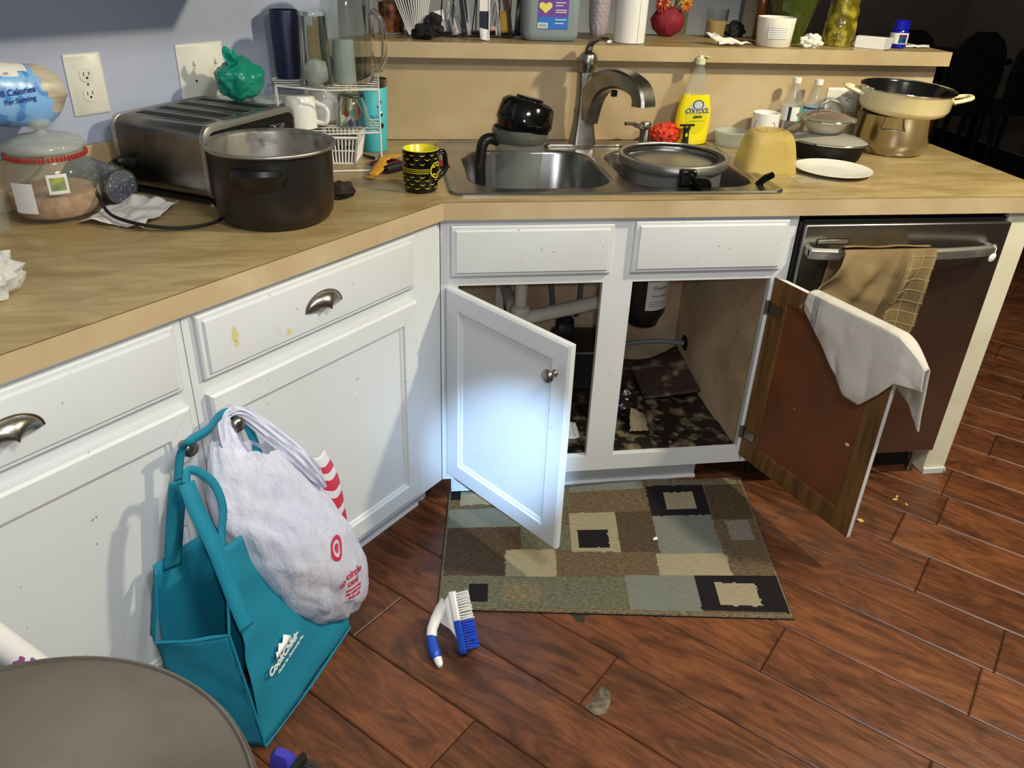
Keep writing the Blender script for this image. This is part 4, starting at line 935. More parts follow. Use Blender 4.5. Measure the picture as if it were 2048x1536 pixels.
# basket
bk = thing('plastic_basket', 'small white slotted plastic basket with black contents under the rack', 'basket', (-.243, .350, Z), radians(-3))
BWx, BWy, BH = .085, .13, .072
def bring(z, q): return [(x, y, z) for x, y in ((-.05*q, 0+.006*(1-q)), (.038*q, .0+.006*(1-q)), (.052*q, .125*q), (-.05*q, .125*q))]
def wallslats(pa, pb, h, n, rows_=2):
    """one slotted wall from bottom corner pa to pb; pa/pb = ((x,y) at foot, (x,y) at top)"""
    mb = MB()
    def P(u, v): 
        x0 = pa[0][0]*(1-u)+pb[0][0]*u; y0 = pa[0][1]*(1-u)+pb[0][1]*u; x1 = pa[1][0]*(1-u)+pb[1][0]*u; y1 = pa[1][1]*(1-u)+pb[1][1]*u
        return Vector((x0*(1-v)+x1*v, y0*(1-v)+y1*v, h*v))
    for i in range(n+1): mb.tube([P(i/n, 0), P(i/n, 1)], .0025 if i not in (0, n) else .0035, 4)
    for j in range(rows_+1): mb.tube([P(0, j/rows_), P(1, j/rows_)], .0022 if j < rows_ else .0042, 6)
    return mb
F0, F1 = [(-.046, .006), (.034, .004), (.046, .118), (-.046, .118)], [(-.055, -.008), (.046, -.010), (.058, .135), (-.055, .135)]
for i in range(4):
    k = (i+1) % 4
    obj('slotted_side', wallslats((F0[i], F1[i]), (F0[k], F1[k]), BH, 10 if i % 2 == 0 else 12), 'whitep', bk)
obj('bottom', MB().prism(F0, .0, .003), 'whitep', bk)
obj('contents', MB().loft([[(x*.93, y*.95+.003, z) for x, y in F0] for z in (.0035, .006)]+[[(x*.93+.001, y*.95+.003, .05) for x, y in F1]], cap0=True, cap1=True, smooth=False), mat('black_sachets', '#0d0c0d', .4, specks=('#6d6a68', 120, .68)), bk)
# turquoise tumbler
tt = thing('turquoise_tumbler', 'tall turquoise insulated tumbler with steel top beside the rack', 'tumbler', (-.152, .515, Z))
obj('body', MB().lathe([(0, 0), (.034, 0), (.036, .003), (.0375, .05), (.0415, .175), (.040, .177)], 44), mat('turquoise_coat', '#4bb8c4', .5), tt, sharp=60)
obj('steel_rim', MB().lathe([(.0402, .177), (.0412, .180), (.0418, .197), (.0400, .198), (.039, .182)], 44), 'nickel', tt)
obj('lid', MB().lathe([(.0388, .186), (.037, .188), (.03, .186), (0, .185)], 36), 'smokepl', tt)
for i, (z, a_, c_, r_) in enumerate(((.14, -1.05, '#6b2f4a', .004), (.128, -1.2, '#6b2f4a', .0036), (.112, -1.02, '#e6e9ea', .0035), (.106, -1.0, '#20242c', .005), (.075, -1.0, '#20242c', .008), (.073, -.98, '#dfe6ea', .004))):
    R_ = .0382+.0035*z/.175
    mb = MB().grid(lambda u, v: ((R_+.0006)*cos(a_+(u-.5)*r_*2/R_), (R_+.0006)*sin(a_+(u-.5)*r_*2/R_), z+(v-.5)*2*r_*sqrt(max(0.02, 1-(2*u-1)**2))), 8, 2)
    obj('printed_mark', mb, mat('mark%d' % i, c_, .5), tt)
text('HEALTH', .010, 'mark_blue' if 'mark_blue' in M else (M.__setitem__('mark_blue', mat('mark_blue', '#3b78a8', .5)) or 'mark_blue'), tt, (0, 0, .100), R=.0402)
# spatula and dark handle, red cloth
sv = thing('yellow_spatula', 'yellow-orange plastic peeler-like utensil lying in front of the rack', 'utensil', (-.172, .180, Z))
mb = MB()
pp = smoothpts([(0, 0, .006), (.018, .040, .010), (.034, .078, .020), (.042, .11, .028), (.060, .16, .024), (.085, .20, .018)], 6); N = len(pp); L = []
for i, p in enumerate(pp):
    t = i/(N-1); wd = .012+.006*sin(t*3.1)-(.006 if .45 < t < .6 else 0)+(.01 if t > .7 else 0); d = (pp[min(i+1, N-1)]-pp[max(i-1, 0)]).normalized(); s_ = d.cross(Vector((0, 0, 1))).normalized()
    L.append([tuple(p-s_*wd), tuple(p-s_*wd*.4+Vector((0, 0, .002))), tuple(p+s_*wd*.4+Vector((0, 0, .002))), tuple(p+s_*wd)])
mb.loft(L, closed=False); obj('blade', mb, mat('amber_plastic', '#c7902a', .4), sv, solid=.003)
obj('hole', MB().lathe([(0, 0), (.003, 0), (.003, .0006), (0, .0006)], 12), 'blackm', sv, (.003, .012, .0125))
solo('tool_grip', MB().tube([(0, 0, .014), (.03, .012, .015), (.075, .03, .014)], [.010, .013, .009], 12), 'rubber', 'short black rubber tool grip lying behind the yellow utensil', 'tool', (-.125, .235, Z), radians(20))
solo('red_cloth', MB().grid(lambda u, v: (-.10+.20*u+.01*sin(v*7), -.04+.07*v+.008*sin(u*9), .004+.016*abs(fbm(u*4, v*4, 2))), 22, 12), mat('red_cloth', '#7c1f2c', .85, bump=.3, bscale=200), 'crumpled dark red cloth behind the black and yellow mug', 'cloth', (-.06, .325, Z), 0, solid=.0012)
solo('small_pen', MB().tube([(0, 0, .005), (.03, -.035, .005)], [.0035, .0045], 8), 'black', 'short black and white pen beside the foot of the turquoise tumbler', 'pen', (-.185, .43, Z), 0)
# black and yellow mug
M['mugblack'] = base('mug_black', '#0c0b0b', .13); M['mugyellow'] = base('mug_yellow', '#d8cc2c', .2)
mg = mug('black_mug', 'glossy black mug with yellow marks and yellow inside, left of the sink', (-.040, .092, Z), .0445, .1035, radians(28), 'mugblack', False, 'mugyellow', .027)
obj('drink', MB().lathe([(0, .096), (.0395, .0958)], 40), 'mugyellow', mg) if False else None
def onmug(fn, nu, nv, nm, m_='mugyellow', R=.0449):
    mb = MB().grid(lambda u, v: (lambda a, z: (R*cos(a), R*sin(a), z))(*fn(u, v)), nu, nv); return obj(nm, mb, m_, mg)
def wing(a0, z0, s=1.0):
    # small generic winged dash: two up-curved strokes
    def fn(u, v):
        x = (u-.5)*2; c = .0026*(x*x)*s*1.5; th_ = .0026*s*(1-abs(x)*.7)
        return a0+x*.0066*s/.0449, z0+c*.8+(v-.5)*th_*.8
    return fn
azc = radians(-88-28)
for r_, (z, sh) in enumerate(((.093, 0), (.083, .5), (.072, 0), (.041, .0), (.033, .5), (.023, 0), (.014, .5))):
    for i in range(-3, 5):
        a_ = azc+(i+sh)*.58
        if z > .04 and z < .080 and .25 < a_-azc < 1.6: continue
        if z in (.041, .033) and .45 < a_-azc < 1.4 and z > .037: continue
        onmug(wing(a_, z), 8, 2, 'printed_mark')
for z in (.061, .0565, .052): onmug(lambda u, v: (azc-1.35+1.75*u, z-.001+v*.0014), 20, 1, 'stripe')
ca_ = azc+.92
mb = MB(); n = 40
for q0, q1 in ((1.0, .86),):
    mb.loft([[(.0449*cos(ca_+.021*q*cos(t)/.0449), .0449*sin(ca_+.021*q*cos(t)/.0449), .0565+.0195*q*sin(t)) for t in [2*pi*i/n for i in range(n)]] for q in (q0, q1)])
obj('oval_ring', mb, 'mugyellow', mg)
for sx_ in (-.55, .0, .55):
    for sy_ in (-1, 1):
        onmug(lambda u, v: (ca_+(sx_*.017+(u-.5)*.0085)/.0449, .0565+sy_*(.0095+.005*v*(1-(2*u-1)**2)-(0 if sx_ == 0 else .0025))), 6, 2, 'oval_mark')

# ------------------------------------------------------------ in the sink
bl = thing('blender_jug', 'clear blender jug with black handle and tilted black lid in left bowl', 'blender jug', (.245, .330, .7478), 0)
obj('jug', MB().lathe([(0, 0), (.050, 0), (.053, .004), (.057, .08), (.067, .20), (.073, .262), (.0755, .264), (.0755, .270), (.071, .271), (.0645, .20), (.0545, .08), (.050, .008), (0, .007)], 56, ribs=lambda a, z: .02*cos(6*a) if z < .15 else 0), 'smokepl', bl, sharp=60)
obj('collar', MB().lathe([(.0730, .236), (.0765, .240), (.0785, .262), (.077, .2715), (.0725, .272)], 48), mat('smoke_collar', '#55564e', .15), bl)
lid = MB().lathe([(0, -.006), (.064, -.006), (.068, .0), (.070, .012), (.0735, .016), (.0735, .024), (.068, .060), (.056, .070), (.036, .072), (.035, .078), (0, .079)], 48)
obj('lid', lid, 'blackg', bl, (.004, -.004, .266), (radians(-4), radians(14), 0), sharp=50).scale = (1.06, 1.06, 1.1)
obj('handle', MB().tube(smoothpts([(-.064, -.010, .236), (-.088, -.018, .244), (-.106, -.022, .230), (-.112, -.024, .18), (-.110, -.024, .12), (-.107, -.024, .045)], 6), .0185, 14, flat=.8), 'black', bl)
# pressure cooker
ck = thing('pressure_cooker', 'steel pressure cooker base with black handle, sitting in the right bowl', 'pot', (.668, .262, .7630), 0)
obj('body', MB().lathe([(0, -.015), (.125, -.015), (.134, .008), (.137, .03), (.137, .165), (.140, .170), (.146, .173)], 72), 'brushed', ck, sharp=60)
obj('rim', MB().lathe([(.1462, .173), (.150, .178), (.151, .196), (.148, .199), (.1405, .199), (.139, .194), (.133, .190)], 72, ribs=lambda a, z: .012*(1 if cos(12*a) > .2 else 0) if z > .172 else 0), 'steel', ck, sharp=40)
obj('gasket', MB().lathe([(.126, .1925), (.1395, .1935), (.1395, .1965), (.1255, .1955)], 64), 'rubber', ck)
obj('lid_insert', MB().lathe([(0, .182), (.09, .181), (.130, .176), (.131, .170)], 64), 'steel', ck)
a_ = radians(-98)
h_ = obj('handle_bracket', MB().box(-.022, .022, -.168, -.146, .150, .196), 'blackg', ck, rot=(0, 0, radians(-4)), bevel=.005)
obj('long_handle', MB().loft([[(x*q, y, z+dz) for x, z in rrect(-.019, .019, -.014, .014, .009, 4)] for y, q, dz in ((-.150, .7, .160), (-.16, .9, .166), (-.19, 1.1, .172), (-.215, 1.0, .170), (-.228, .7, .166))], cap0=True, cap1=True), 'blackg', ck, rot=(0, 0, radians(4)))
# black pan with handle in right bowl
pn = thing('black_pan', 'black frying pan handle sticking out at right end of the sink', 'pan', (.800, .150, .7478))
obj('pan_body', MB().lathe([(0, .0), (.050, .0), (.060, .01), (.064, .045), (.062, .045), (.057, .012), (0, .004)], 40), 'blackm', pn)
obj('handle', MB().tube([(.045, -.005, .045), (.058, -.012, .11), (.062, -.030, .165), (.072, -.052, .190), (.082, -.068, .202)], [.007, .008, .009, .010, .0085], 12), 'blackg', pn)
# red scrubber
rs = MB()
def rsf(u, v):
    a = 2*pi*u; t = pi*v; d = Vector((sin(t)*cos(a), sin(t)*sin(a), -cos(t)))
    q = 1+.18*noise.noise(d*3)+.12*noise.noise(d*9)+.10*noise.noise(d*22); return (d.x*.046*q, d.y*.035*q, .033+d.z*.032*q)
rs.grid(rsf, 72, 44)
solo('mesh_scrubber', rs, mat('red_mesh', '#e0401f', .5, col2='#b52d14', scale=60, bump=.8, bscale=160), 'bright orange-red nylon mesh scrubber between pump and yellow soap bottle', 'scrubber', (.748, .572, .918))
# dish soap bottle
sb2 = thing('dish_soap_bottle', 'tall clear bottle of yellow dish soap with oval label behind the sink', 'bottle', (.835, .585, .918), radians(8))
prof = [(0, .052, .024), (.004, .056, .027), (.03, .058, .028), (.07, .060, .028), (.11, .056, .026), (.15, .046, .022), (.19, .033, .018), (.215, .023, .016), (.228, .015, .0135), (.236, .013, .0125)]
def bot(s_, z0=0, z1=9): return [[(w_*s_*cos(t)*(1 if True else 0)+.0, d_*s_*sin(t), z) for t in [2*pi*i/40 for i in range(40)]] for z, w_, d_ in prof if z0 <= z <= z1]
obj('shell', MB().loft(bot(1, .145), cap0=False).loft([[(x*.95, y*.93, z) for x, y, z in r] for r in bot(1, .145)][::-1]), 'clearpl', sb2, sharp=60)
obj('liquid', MB().loft([[(w_*.995*cos(t), d_*.995*sin(t), z) for t in [2*pi*i/40 for i in range(40)]] for z, w_, d_ in [q for q in prof if q[0] <= .16]], cap0=True, cap1=True), mat('yellow_liquid', '#ecd91c', .1, spec=.5, sss=.3), sb2, sharp=60)
obj('cap', MB().lathe([(.0135, .236), (.015, .237), (.0145, .252), (.008, .256), (.006, .262), (0, .263)], 24), mat('frosted_cap', '#cfcfae', .3), sb2)
obj('flip_lid', MB().box(-.030, -.006, -.006, .006, .2565, .2595), 'frost' if 'frost' in M else (M.__setitem__('frost', mat('frosted_tip', '#c9c9a8', .3)) or 'frost'), sb2, (0, 0, 0), (0, radians(8), 0), bevel=.001)
def onbottle(mb):
    for i, (x, y, z) in enumerate(mb.v):
        for k in range(len(prof)-1):
            if prof[k][0] <= z <= prof[k+1][0]:
                t = (z-prof[k][0])/(prof[k+1][0]-prof[k][0]); w_ = prof[k][1]*(1-t)+prof[k+1][1]*t; d_ = prof[k][2]*(1-t)+prof[k+1][2]*t; break
        mb.v[i] = (x, -d_*sqrt(max(.02, 1-(x/w_)**2))-.0006+y, z)
    return mb
def disc(rx, rz, cz, n=40, dy=0, r0=.0, cx=0): return MB().loft([[(cx+rx*q*cos(2*pi*i/n), dy, cz+rz*q*sin(2*pi*i/n)) for i in range(n)] for q in ([1, .8, .6, .4, .2, .01] if not r0 else [1, r0])])
M['labelyellow'] = mat('label_yellow', '#d2c91e', .35); M['labelsilver'] = mat('label_silver', '#b9bcc0', .35); M['labeldark'] = mat('label_dark', '#26303a', .4)
obj('label', onbottle(disc(.037, .052, .088)), 'labelyellow', sb2)
obj('label_burst', onbottle(disc(.026, .016, .118, dy=-.0004)), 'labelsilver', sb2)
obj('label_swirl', onbottle(disc(.019, .014, .122, dy=-.0007, r0=.8)), 'labeldark', sb2)
def btext(s_, size, m_, z, dy, shear=.25, bold=.0006):
    o = text(s_, size, m_, sb2, (0, 0, 0), shear=shear, bold=bold, sx=.92)
    q = MB(); q.v = [tuple(v.co) for v in o.data.vertices]; q.v = [(x, y*.3+dy, zz+z) for x, y, zz in q.v]; onbottle(q)
    for v, c in zip(o.data.vertices, q.v): v.co = c
btext('OXYDOL', .0212, 'labelsilver', .1035, -.0010, bold=.0012)
btext('OXYDOL', .0212, 'labeldark', .1035, -.0016, bold=.0002)
btext('LEMON', .010, 'labeldark', .086, -.0008)
obj('label_line', onbottle(MB().grid(lambda u, v: (-.026+.052*u, -.0006, .0735+.001*v), 14, 1)), 'labeldark', sb2)
pe = thing('black_peeler', 'black Y-shaped peeler standing before the yellow soap bottle', 'peeler', (.803, .540, .9185), radians(5))
obj('grip', MB().loft([[(x*q, y, z) for x, y in rrect(-.011, .011, -.004, .004, .003, 3)] for z, q in ((0, .8), (.01, 1), (.03, .85), (.048, .8), (.056, 1.1))], cap0=True, cap1=True), 'black', pe)
obj('blade_head', MB().box(-.024, .024, -.004, .004, .062, .068).box(-.010, -.006, -.004, .004, .052, .064).box(.006, .010, -.004, .004, .052, .064), 'black', pe, bevel=.001)
obj('hang_hole', disc(.004, .006, .036, dy=-.0045), 'labelyellow', pe)

# ------------------------------------------------------------ worktop, right
def cup_(name, label, cat, loc, P, m_, n=48, rz=0, **k):
    t = thing(name, label, cat, loc, rz); obj('body', MB().lathe(P, n, **k), m_, t, sharp=60); return t
M['frostpl'] = mat('frosted_plastic', '#d8dcd2', .35, trans=.55, ior=1.2, alpha=.85)
ct = cup_('clear_tub', 'small empty translucent plastic tub by the backsplash, right of the soap bottle', 'container', (.965, .575, Z), [(0, .0), (.040, 0), (.043, .003), (.052, .042), (.0545, .044), (.054, .047), (.051, .047), (.0415, .006), (0, .004)], 'frostpl')
sm = mug('printed_mug', 'white mug with dark script lettering standing by the backsplash', (1.072, .570, Z), .0425, .104, radians(35), 'ceramic', False, None, .026)
M['inkbrown'] = mat('ink_brown', '#4a3430', .5)
text('golden', .040, 'inkbrown', sm, (0, 0, .050), R=.0432, ext=.0002, ang=radians(-62))
mb = MB(); pts_ = [(x, z) for x, z in rrect(-.034, .034, .052, .080, .008, 4)]
obj('printed_frame', MB().tube([(.0434*sin(x/.0434), -.0434*cos(x/.0434), z) for x, z in pts_], .0006, 4, closed=True), 'inkbrown', sm, rot=(0, 0, radians(-62)))
def bottle(label, loc, blue, h=.205, r=.032):
    t = thing('water_bottle', label, 'bottle', loc, radians(10), group='plastic water bottles by the backsplash')
    s_ = h/.205
    obj('shell', MB().lathe([(0, .004), (r*.6, .0), (r*.9, .002), (r, .012), (r*.96, .03), (r, .04), (r*.96, .055), (r, .065), (r, .115*s_), (r*.97, .13*s_), (r*.75, .155*s_), (r*.45, .178*s_), (.0115, .186*s_), (.0115, .192*s_), (.0103, .192*s_), (.0103, .186*s_), (r*.40, .176*s_), (r*.70, .154*s_), (r*.93, .13*s_), (r*.955, .115*s_), (r*.955, .012), (0, .008)], 40), 'clearpl', t, sharp=70)
    obj('cap', MB().lathe([(.0135, .190*s_), (.0135, .205*s_), (.012, .2065*s_), (0, .2065*s_)], 24), 'whitep', t)
    mb = MB().lathe([(r*1.012, .080*s_), (r*1.012, .122*s_)], 40)
    if blue: mb.mi = [1]*40; ms = ['whitep', 'labelblue']
    else: mb.mi = [1 if i in (31, 32, 33, 34) else (2 if i in (24, 25) else 0) for i in range(40)]; ms = ['whitep', 'labelteal', 'labeldark']
    obj('label_band', mb, ms, t)
    if blue: obj('label_edge', MB().lathe([(r*1.018, .117*s_), (r*1.018, .122*s_)], 40), 'labeldark', t)
    return t
M['labelblue'] = mat('label_blue', '#5a94cc', .3, col2='#9cc4e6', scale=40); M['labelteal'] = mat('label_teal', '#4ea896', .3)
bottle('empty water bottle with white and green label, left of the two', (1.160, .585, Z), False)
bottle('empty water bottle with blue label, right of the two', (1.236, .588, Z), True, .20)
gbx = thing('amber_bowl', 'amber translucent square plastic bowl turned upside down by the sink', 'bowl', (.955, .285, Z), radians(-8))
M['amber'] = mat('amber_translucent', '#d9c070', .25, trans=.2, ior=1.15, alpha=.64)
obj('body', MB().loft([[(x, y, z) for x, y in rrect(-w_, w_, -w_*.95, w_*.95, rr, 7)] for z, w_, rr in ((0, .077, .03), (.004, .078, .03), (.008, .076, .028), (.05, .071, .03), (.09, .063, .034), (.104, .055, .038), (.108, .042, .036), (.107, .02, .018))], cap1=True), 'amber', gbx, sharp=60)
obj('foot_ring', MB().loft([[(x, y, z) for x, y in rrect(-w_, w_, -w_, w_, .03, 6)] for z, w_ in ((.1075, .040), (.110, .040), (.110, .036), (.1075, .036))]), 'amber', gbx)
cup_('white_plate', 'white plate with brown smears, flat on the worktop near its edge', 'plate', (1.140, .235, Z), [(0, .003), (.055, .002), (.060, .0), (.066, .003), (.100, .011), (.108, .0135), (.108, .0150), (.100, .0135), (.068, .0065), (.05, .005), (0, .0055)], mat('plate_glaze', '#e9e6df', .15, col2='#cbb489', scale=7, lo=.62, hi=.8), 64)
solo('wet_film', MB().grid(lambda u, v: (-.03+.12*u, -.05+.09*v+.02*u, .0006+.003*abs(fbm(u*4, v*3))), 14, 10), mat('clear_film', '#e8e4d8', .1, alpha=.25), 'scrap of clear cling film between the amber bowl and plate', 'film', (1.02, .17, Z))
cas = thing('black_casserole', 'black oval casserole dish with clear lid, right of the amber bowl', 'casserole', (1.205, .405, Z), radians(-32))
def ov_(rings_, n=56): return [[(w_*cos(t), d_*sin(t), z) for t in [2*pi*i/n for i in range(n)]] for z, w_, d_ in rings_]
obj('dish', MB().loft(ov_([(0, .086, .060), (.006, .096, .068), (.046, .109, .078), (.048, .113, .082), (.051, .112, .081), (.049, .105, .075)]), cap0=True), 'blackm', cas, sharp=60)
obj('lid', MB().loft(ov_([(.0515, .116, .086), (.054, .117, .087), (.058, .110, .080), (.066, .095, .066), (.072, .072, .048), (.0735, .05, .03)]), cap1=True), mat('clear_lid', '#cfccc0', .08, trans=.55, ior=1.3, metal=0), cas, sharp=60)
obj('lid_edge', MB().tube([(.117*cos(2*pi*i/48), .087*sin(2*pi*i/48), .0545) for i in range(48)], .0025, 6, closed=True), 'chrome', cas)
dsh = thing('small_dish', 'small pale lidded dish holding something red, on top of the black casserole', 'dish', (1.195, .425, Z+.0745), radians(-12))
obj('bowl', MB().lathe([(0, 0), (.040, 0), (.045, .003), (.060, .022), (.068, .034), (.070, .035), (.066, .036), (0, .030)], 48), mat('pale_bowl', '#c9c2b4', .3), dsh, sharp=60)
obj('lid', MB().lathe([(.0745, .036), (.084, .038), (.086, .041), (.083, .043), (.070, .048), (.050, .056), (.025, .062), (0, .063)], 56), mat('dish_lid', '#b9b7a8', .06, trans=.75, ior=1.3), dsh, sharp=60)
obj('lid_rim', MB().tube([(.086*cos(2*pi*i/48), .086*sin(2*pi*i/48), .041) for i in range(48)], .0025, 6, closed=True), 'chrome', dsh)
obj('red_filling', MB().lathe([(0, .060), (.05, .0535), (.058, .049), (.054, .046)], 40), mat('red_food', '#a42c2c', .4), dsh)
obj('wire_handle', MB().tube(smoothpts([(-.032, -.01, .060), (-.028, -.01, .078), (-.005, -.01, .094), (.022, -.01, .088), (.036, -.01, .072), (.040, -.01, .056)], 6), .0028, 8), 'nickel', dsh)
stp = thing('steel_pot', 'polished steel saucepot under the cream enamel pan', 'pot', (1.478, .508, Z), radians(-30))
stp.scale = (1.15, 1.15, 1.0)
obj('body', MB().lathe([(0, 0), (.083, 0), (.088, .003), (.088, .008), (.096, .018), (.101, .04), (.104, .118), (.106, .120), (.1035, .1205), (.101, .117), (.098, .03), (.09, .008), (0, .006)], 64), 'polish', stp, sharp=50)
for s_ in (0, 1):
    obj('handle', MB().tube(smoothpts([(-.032, -.097, .080), (-.030, -.120, .086), (-.012, -.128, .088), (.012, -.128, .088), (.030, -.120, .086), (.032, -.097, .080)], 5), .0035, 8), 'chrome', stp, rot=(0, 0, pi*s_-.1))
M['creamen'] = mat('cream_enamel', '#efe6c6', .18, col2='#e0cf9c', scale=4, coat=.3)
crp = thing('cream_pan', 'wide cream enamel pan with black inside, sitting tilted on the steel pot', 'pan', (1.476, .486, Z+.1245), 0, rot=(radians(1.5), radians(2.0), radians(-34)))
crp.scale = (.93, .93, .97)
obj('outside', MB().lathe([(0, 0), (.118, 0), (.135, .007), (.143, .022), (.146, .070), (.148, .0725)], 72), 'creamen', crp, sharp=60)
obj('inside', MB().lathe([(.1475, .0725), (.144, .068), (.140, .02), (.125, .006), (0, .004)], 72), mat('black_enamel', '#121314', .15), crp, sharp=60)
obj('steel_rim', MB().tube([(.1495*cos(2*pi*i/72), .1495*sin(2*pi*i/72), .0735) for i in range(72)], .0026, 8, closed=True), 'chrome', crp)
for s_ in (0, 1):
    hh = obj('handle', MB().tube(smoothpts([(.140, -.038, .048), (.168, -.036, .056), (.192, -.022, .062), (.196, 0, .064), (.192, .022, .062), (.168, .036, .056), (.140, .038, .048)], 5), .0095, 12, flat=.7), 'creamen', crp, rot=(0, 0, pi*s_+radians(12)))
    obj('rivet', MB().sph((.148, -.040, .044), .0055, 10), 'black', hh)
# outlets
def recept(parent, loc, rz=0, roll=0):
    r = obj('receptacle', MB().prism([(x, z) for x, z in [(.0155*max(-1, min(1, 1.12*cos(t)))*1.0, .0145*sin(t)*1.1) for t in [2*pi*i/24 for i in range(24)]]], -.0, .0016).xf(Matrix.Rotation(pi/2, 4, 'X')), 'plate', parent, loc, (0, roll, rz))
    obj('slots', MB().box(-.0072, -.0054, -.0021, -.0016, -.002, .006), 'blackm', r)
    obj('slots', MB().box(.0048, .0066, -.0021, -.0016, -.001, .006), 'blackm', r)
    obj('slots', MB().lathe([(0, 0), (.0026, 0), (.0026, .0005), (0, .0005)], 10).xf(Matrix.Rotation(pi/2, 4, 'X')), 'blackm', r, (0, -.0016, -.0065))
    return r
def plate_mb(w_, h): return MB().loft([[(x, y, z) for x, z in rrect(-w_/2+i, w_/2-i, -h/2+i, h/2-i, .003, 3)] for i, y in ((0, 0), (0, -.003), (.004, -.006))], cap1=True)
oa = thing('wall_outlet', 'white double socket plate on the blue wall, left of the switch plate', 'outlet', LW(-.447, WL-.0004, 1.150), A)
obj('plate', plate_mb(.086, .131), 'plate', oa)
for z in (.0205, -.0205): recept(oa, (0, -.0062, z), 0)
obj('screw', MB().lathe([(0, 0), (.003, 0), (.0025, .001), (0, .001)], 12).xf(Matrix.Rotation(pi/2, 4, 'X')), 'nickel', oa, (0, -.006, 0))
sw = thing('switch_plate', 'double-width white wall plate on the blue wall behind the toaster', 'switch plate', LW(-.142, WL-.0004, 1.150), A)
obj('plate', plate_mb(.135, .131), mat('stained_plate', '#dcdad2', .35, col2='#c9b98e', scale=22, lo=.66, hi=.8), sw)
for x in (-.023, .040):
    obj('toggle_slot', MB().box(-.004, .004, -.0068, -.006, -.012, .012), 'plate', sw, (x, 0, .018)); obj('toggle', MB().box(-.003, .003, -.014, -.0065, -.002, .007), 'whitep', sw, (x, 0, .018), bevel=.001)
    obj('screw', MB().lathe([(0, 0), (.0032, 0), (.0025, .001), (0, .001)], 12).xf(Matrix.Rotation(pi/2, 4, 'X')), 'rubber', sw, (x, -.006, -.022))
ob_ = thing('wall_outlet', 'sideways white socket plate on the laminate backsplash beside the cream pan', 'outlet', (1.358, .6446, 1.045), 0)
obj('plate', plate_mb(.112, .075), 'plate', ob_)
for x in (-.0205, .0205): recept(ob_, (x, -.0062, 0), 0, pi/2)
# ------------------------------------------------------------ things on the raised bar
ZB = 1.2002
cg = thing('candle_jar', 'round glass jar of glowing copper and red shells at left end of bar', 'jar', (-.088, .800, ZB))
obj('glass', MB().lathe([(0, 0), (.034, 0), (.038, .004), (.040, .03), (.040, .12), (.038, .12), (.038, .03), (.036, .006), (0, .004)], 40), 'glass', cg, sharp=60)
obj('filling', MB().lathe([(0, .006), (.034, .007), (.0365, .03), (.0365, .085), (.02, .092), (0, .09)], 32), mat('copper_filling', '#c8762e', .35, .3, col2='#6b1f16', scale=34, bump=.8, bscale=60), cg)
solo('red_candle', MB().lathe([(0, 0), (.026, 0), (.028, .004), (.028, .12), (.024, .123), (0, .12)], 30), mat('dark_red_wax', '#4a1216', .4), 'dark red candle standing beside the copper coloured jar', 'candle', (-.012, .845, ZB))
# fan of white envelopes
fan = thing('envelope_fan', 'fan of white envelopes and papers standing upright at left end of the bar', 'papers', (-.030, .745, ZB))
for i in range(15):
    a = radians(-32+3.6*i)
    p = MB().add([(-.004, 0, 0), (.004, 0, 0), (.022+.008, .09, .205), (-.022-.008, .09, .205)], [(0, 1, 2, 3)], False)
    obj('sheet', MB().box(-.0012, .0012, -.02, .055, 0, .21), 'paper', fan, (.000+.0019*i, .0008*i, .0035), (0, a*.75, radians(-18+4*i)))
bc = MB()
def clothblob(s_, seed, h):
    def fn(u, v):
        a = 2*pi*u; t = pi*v; d = Vector((sin(t)*cos(a), sin(t)*sin(a), -cos(t))); q = 1+.35*noise.noise(d*2+Vector((seed, 0, 0)))+.15*noise.noise(d*6)
        return (d.x*s_[0]*q, d.y*s_[1]*q, max(0.0005, h+d.z*s_[2]*q))
    return fn
bc.grid(clothblob((.036, .030, .021), 2, .018), 44, 28)
solo('black_cloth', bc, mat('black_knit', '#0e0f16', .9, bump=.5, bscale=120), 'bunched black cloth on the bar edge below the envelope fan', 'cloth', (.004, .665, ZB))
solo('black_glove', MB().grid(clothblob((.030, .03, .034), 6, .030), 40, 26), 'blackm', 'bunched black fabric behind the black cloth on bar', 'cloth', (.035, .725, ZB))
# wire letter rack
lr = thing('letter_rack', 'black wire letter rack full of mail on the bar, left of the water jug', 'letter rack', (.055, .745, ZB))
obj('base_wire', MB().tube([(0, 0, .004), (.225, -.005, .004), (.238, .0, .010), (.238, .02, .010), (.225, .03, .004), (.225, .11, .004), (0, .11, .004)], .0026, 8, closed=True), 'black', lr)
for i in range(7):
    x = .006+.035*i
    obj('divider', MB().tube([(x, .0, .004), (x, .0, .07), (x+.01, .055, .13), (x+.01, .11, .09), (x, .11, .004)], .0018, 6), 'black', lr)
obj('base_plate', MB().box(0, .225, .0, .11, .0005, .0035), 'blackm', lr)
def sheet(name, label, x, y, w_, h, m_, ry=0, rz=0, rx=0, z=.0045, grp='mail in the letter rack', t=.0012):
    def fn(u, v): return ((u-.5)*w_, .006*sin(u*3+x*50)*v, h*v)
    return solo(name, MB().grid(fn, 6, 6), m_, label, 'paper', (x, y, ZB+z), 0, rot=(rx, ry, rz), solid=t, group=grp)
M['navy'] = mat('navy_print', '#181b30', .4); M['greypaper'] = mat('grey_paper', '#9c9c9e', .6, bump=.2, bscale=30); M['yellowcard'] = mat('yellow_card', '#c79a2e', .5)
M['glossdark'] = mat('gloss_dark', '#262a3a', .2); M['brownenv'] = mat('brown_card', '#5a4034', .6)
sheet('folded_paper', 'tilted white folded paper at left of the letter rack', .060, .742, .036, .060, 'paper', radians(-12), 0, radians(-8), z=.012)
sheet('folded_paper', 'upright greyish paper just behind the tilted white one', .082, .765, .03, .085, 'greypaper', radians(8), 0, 0, z=.012)
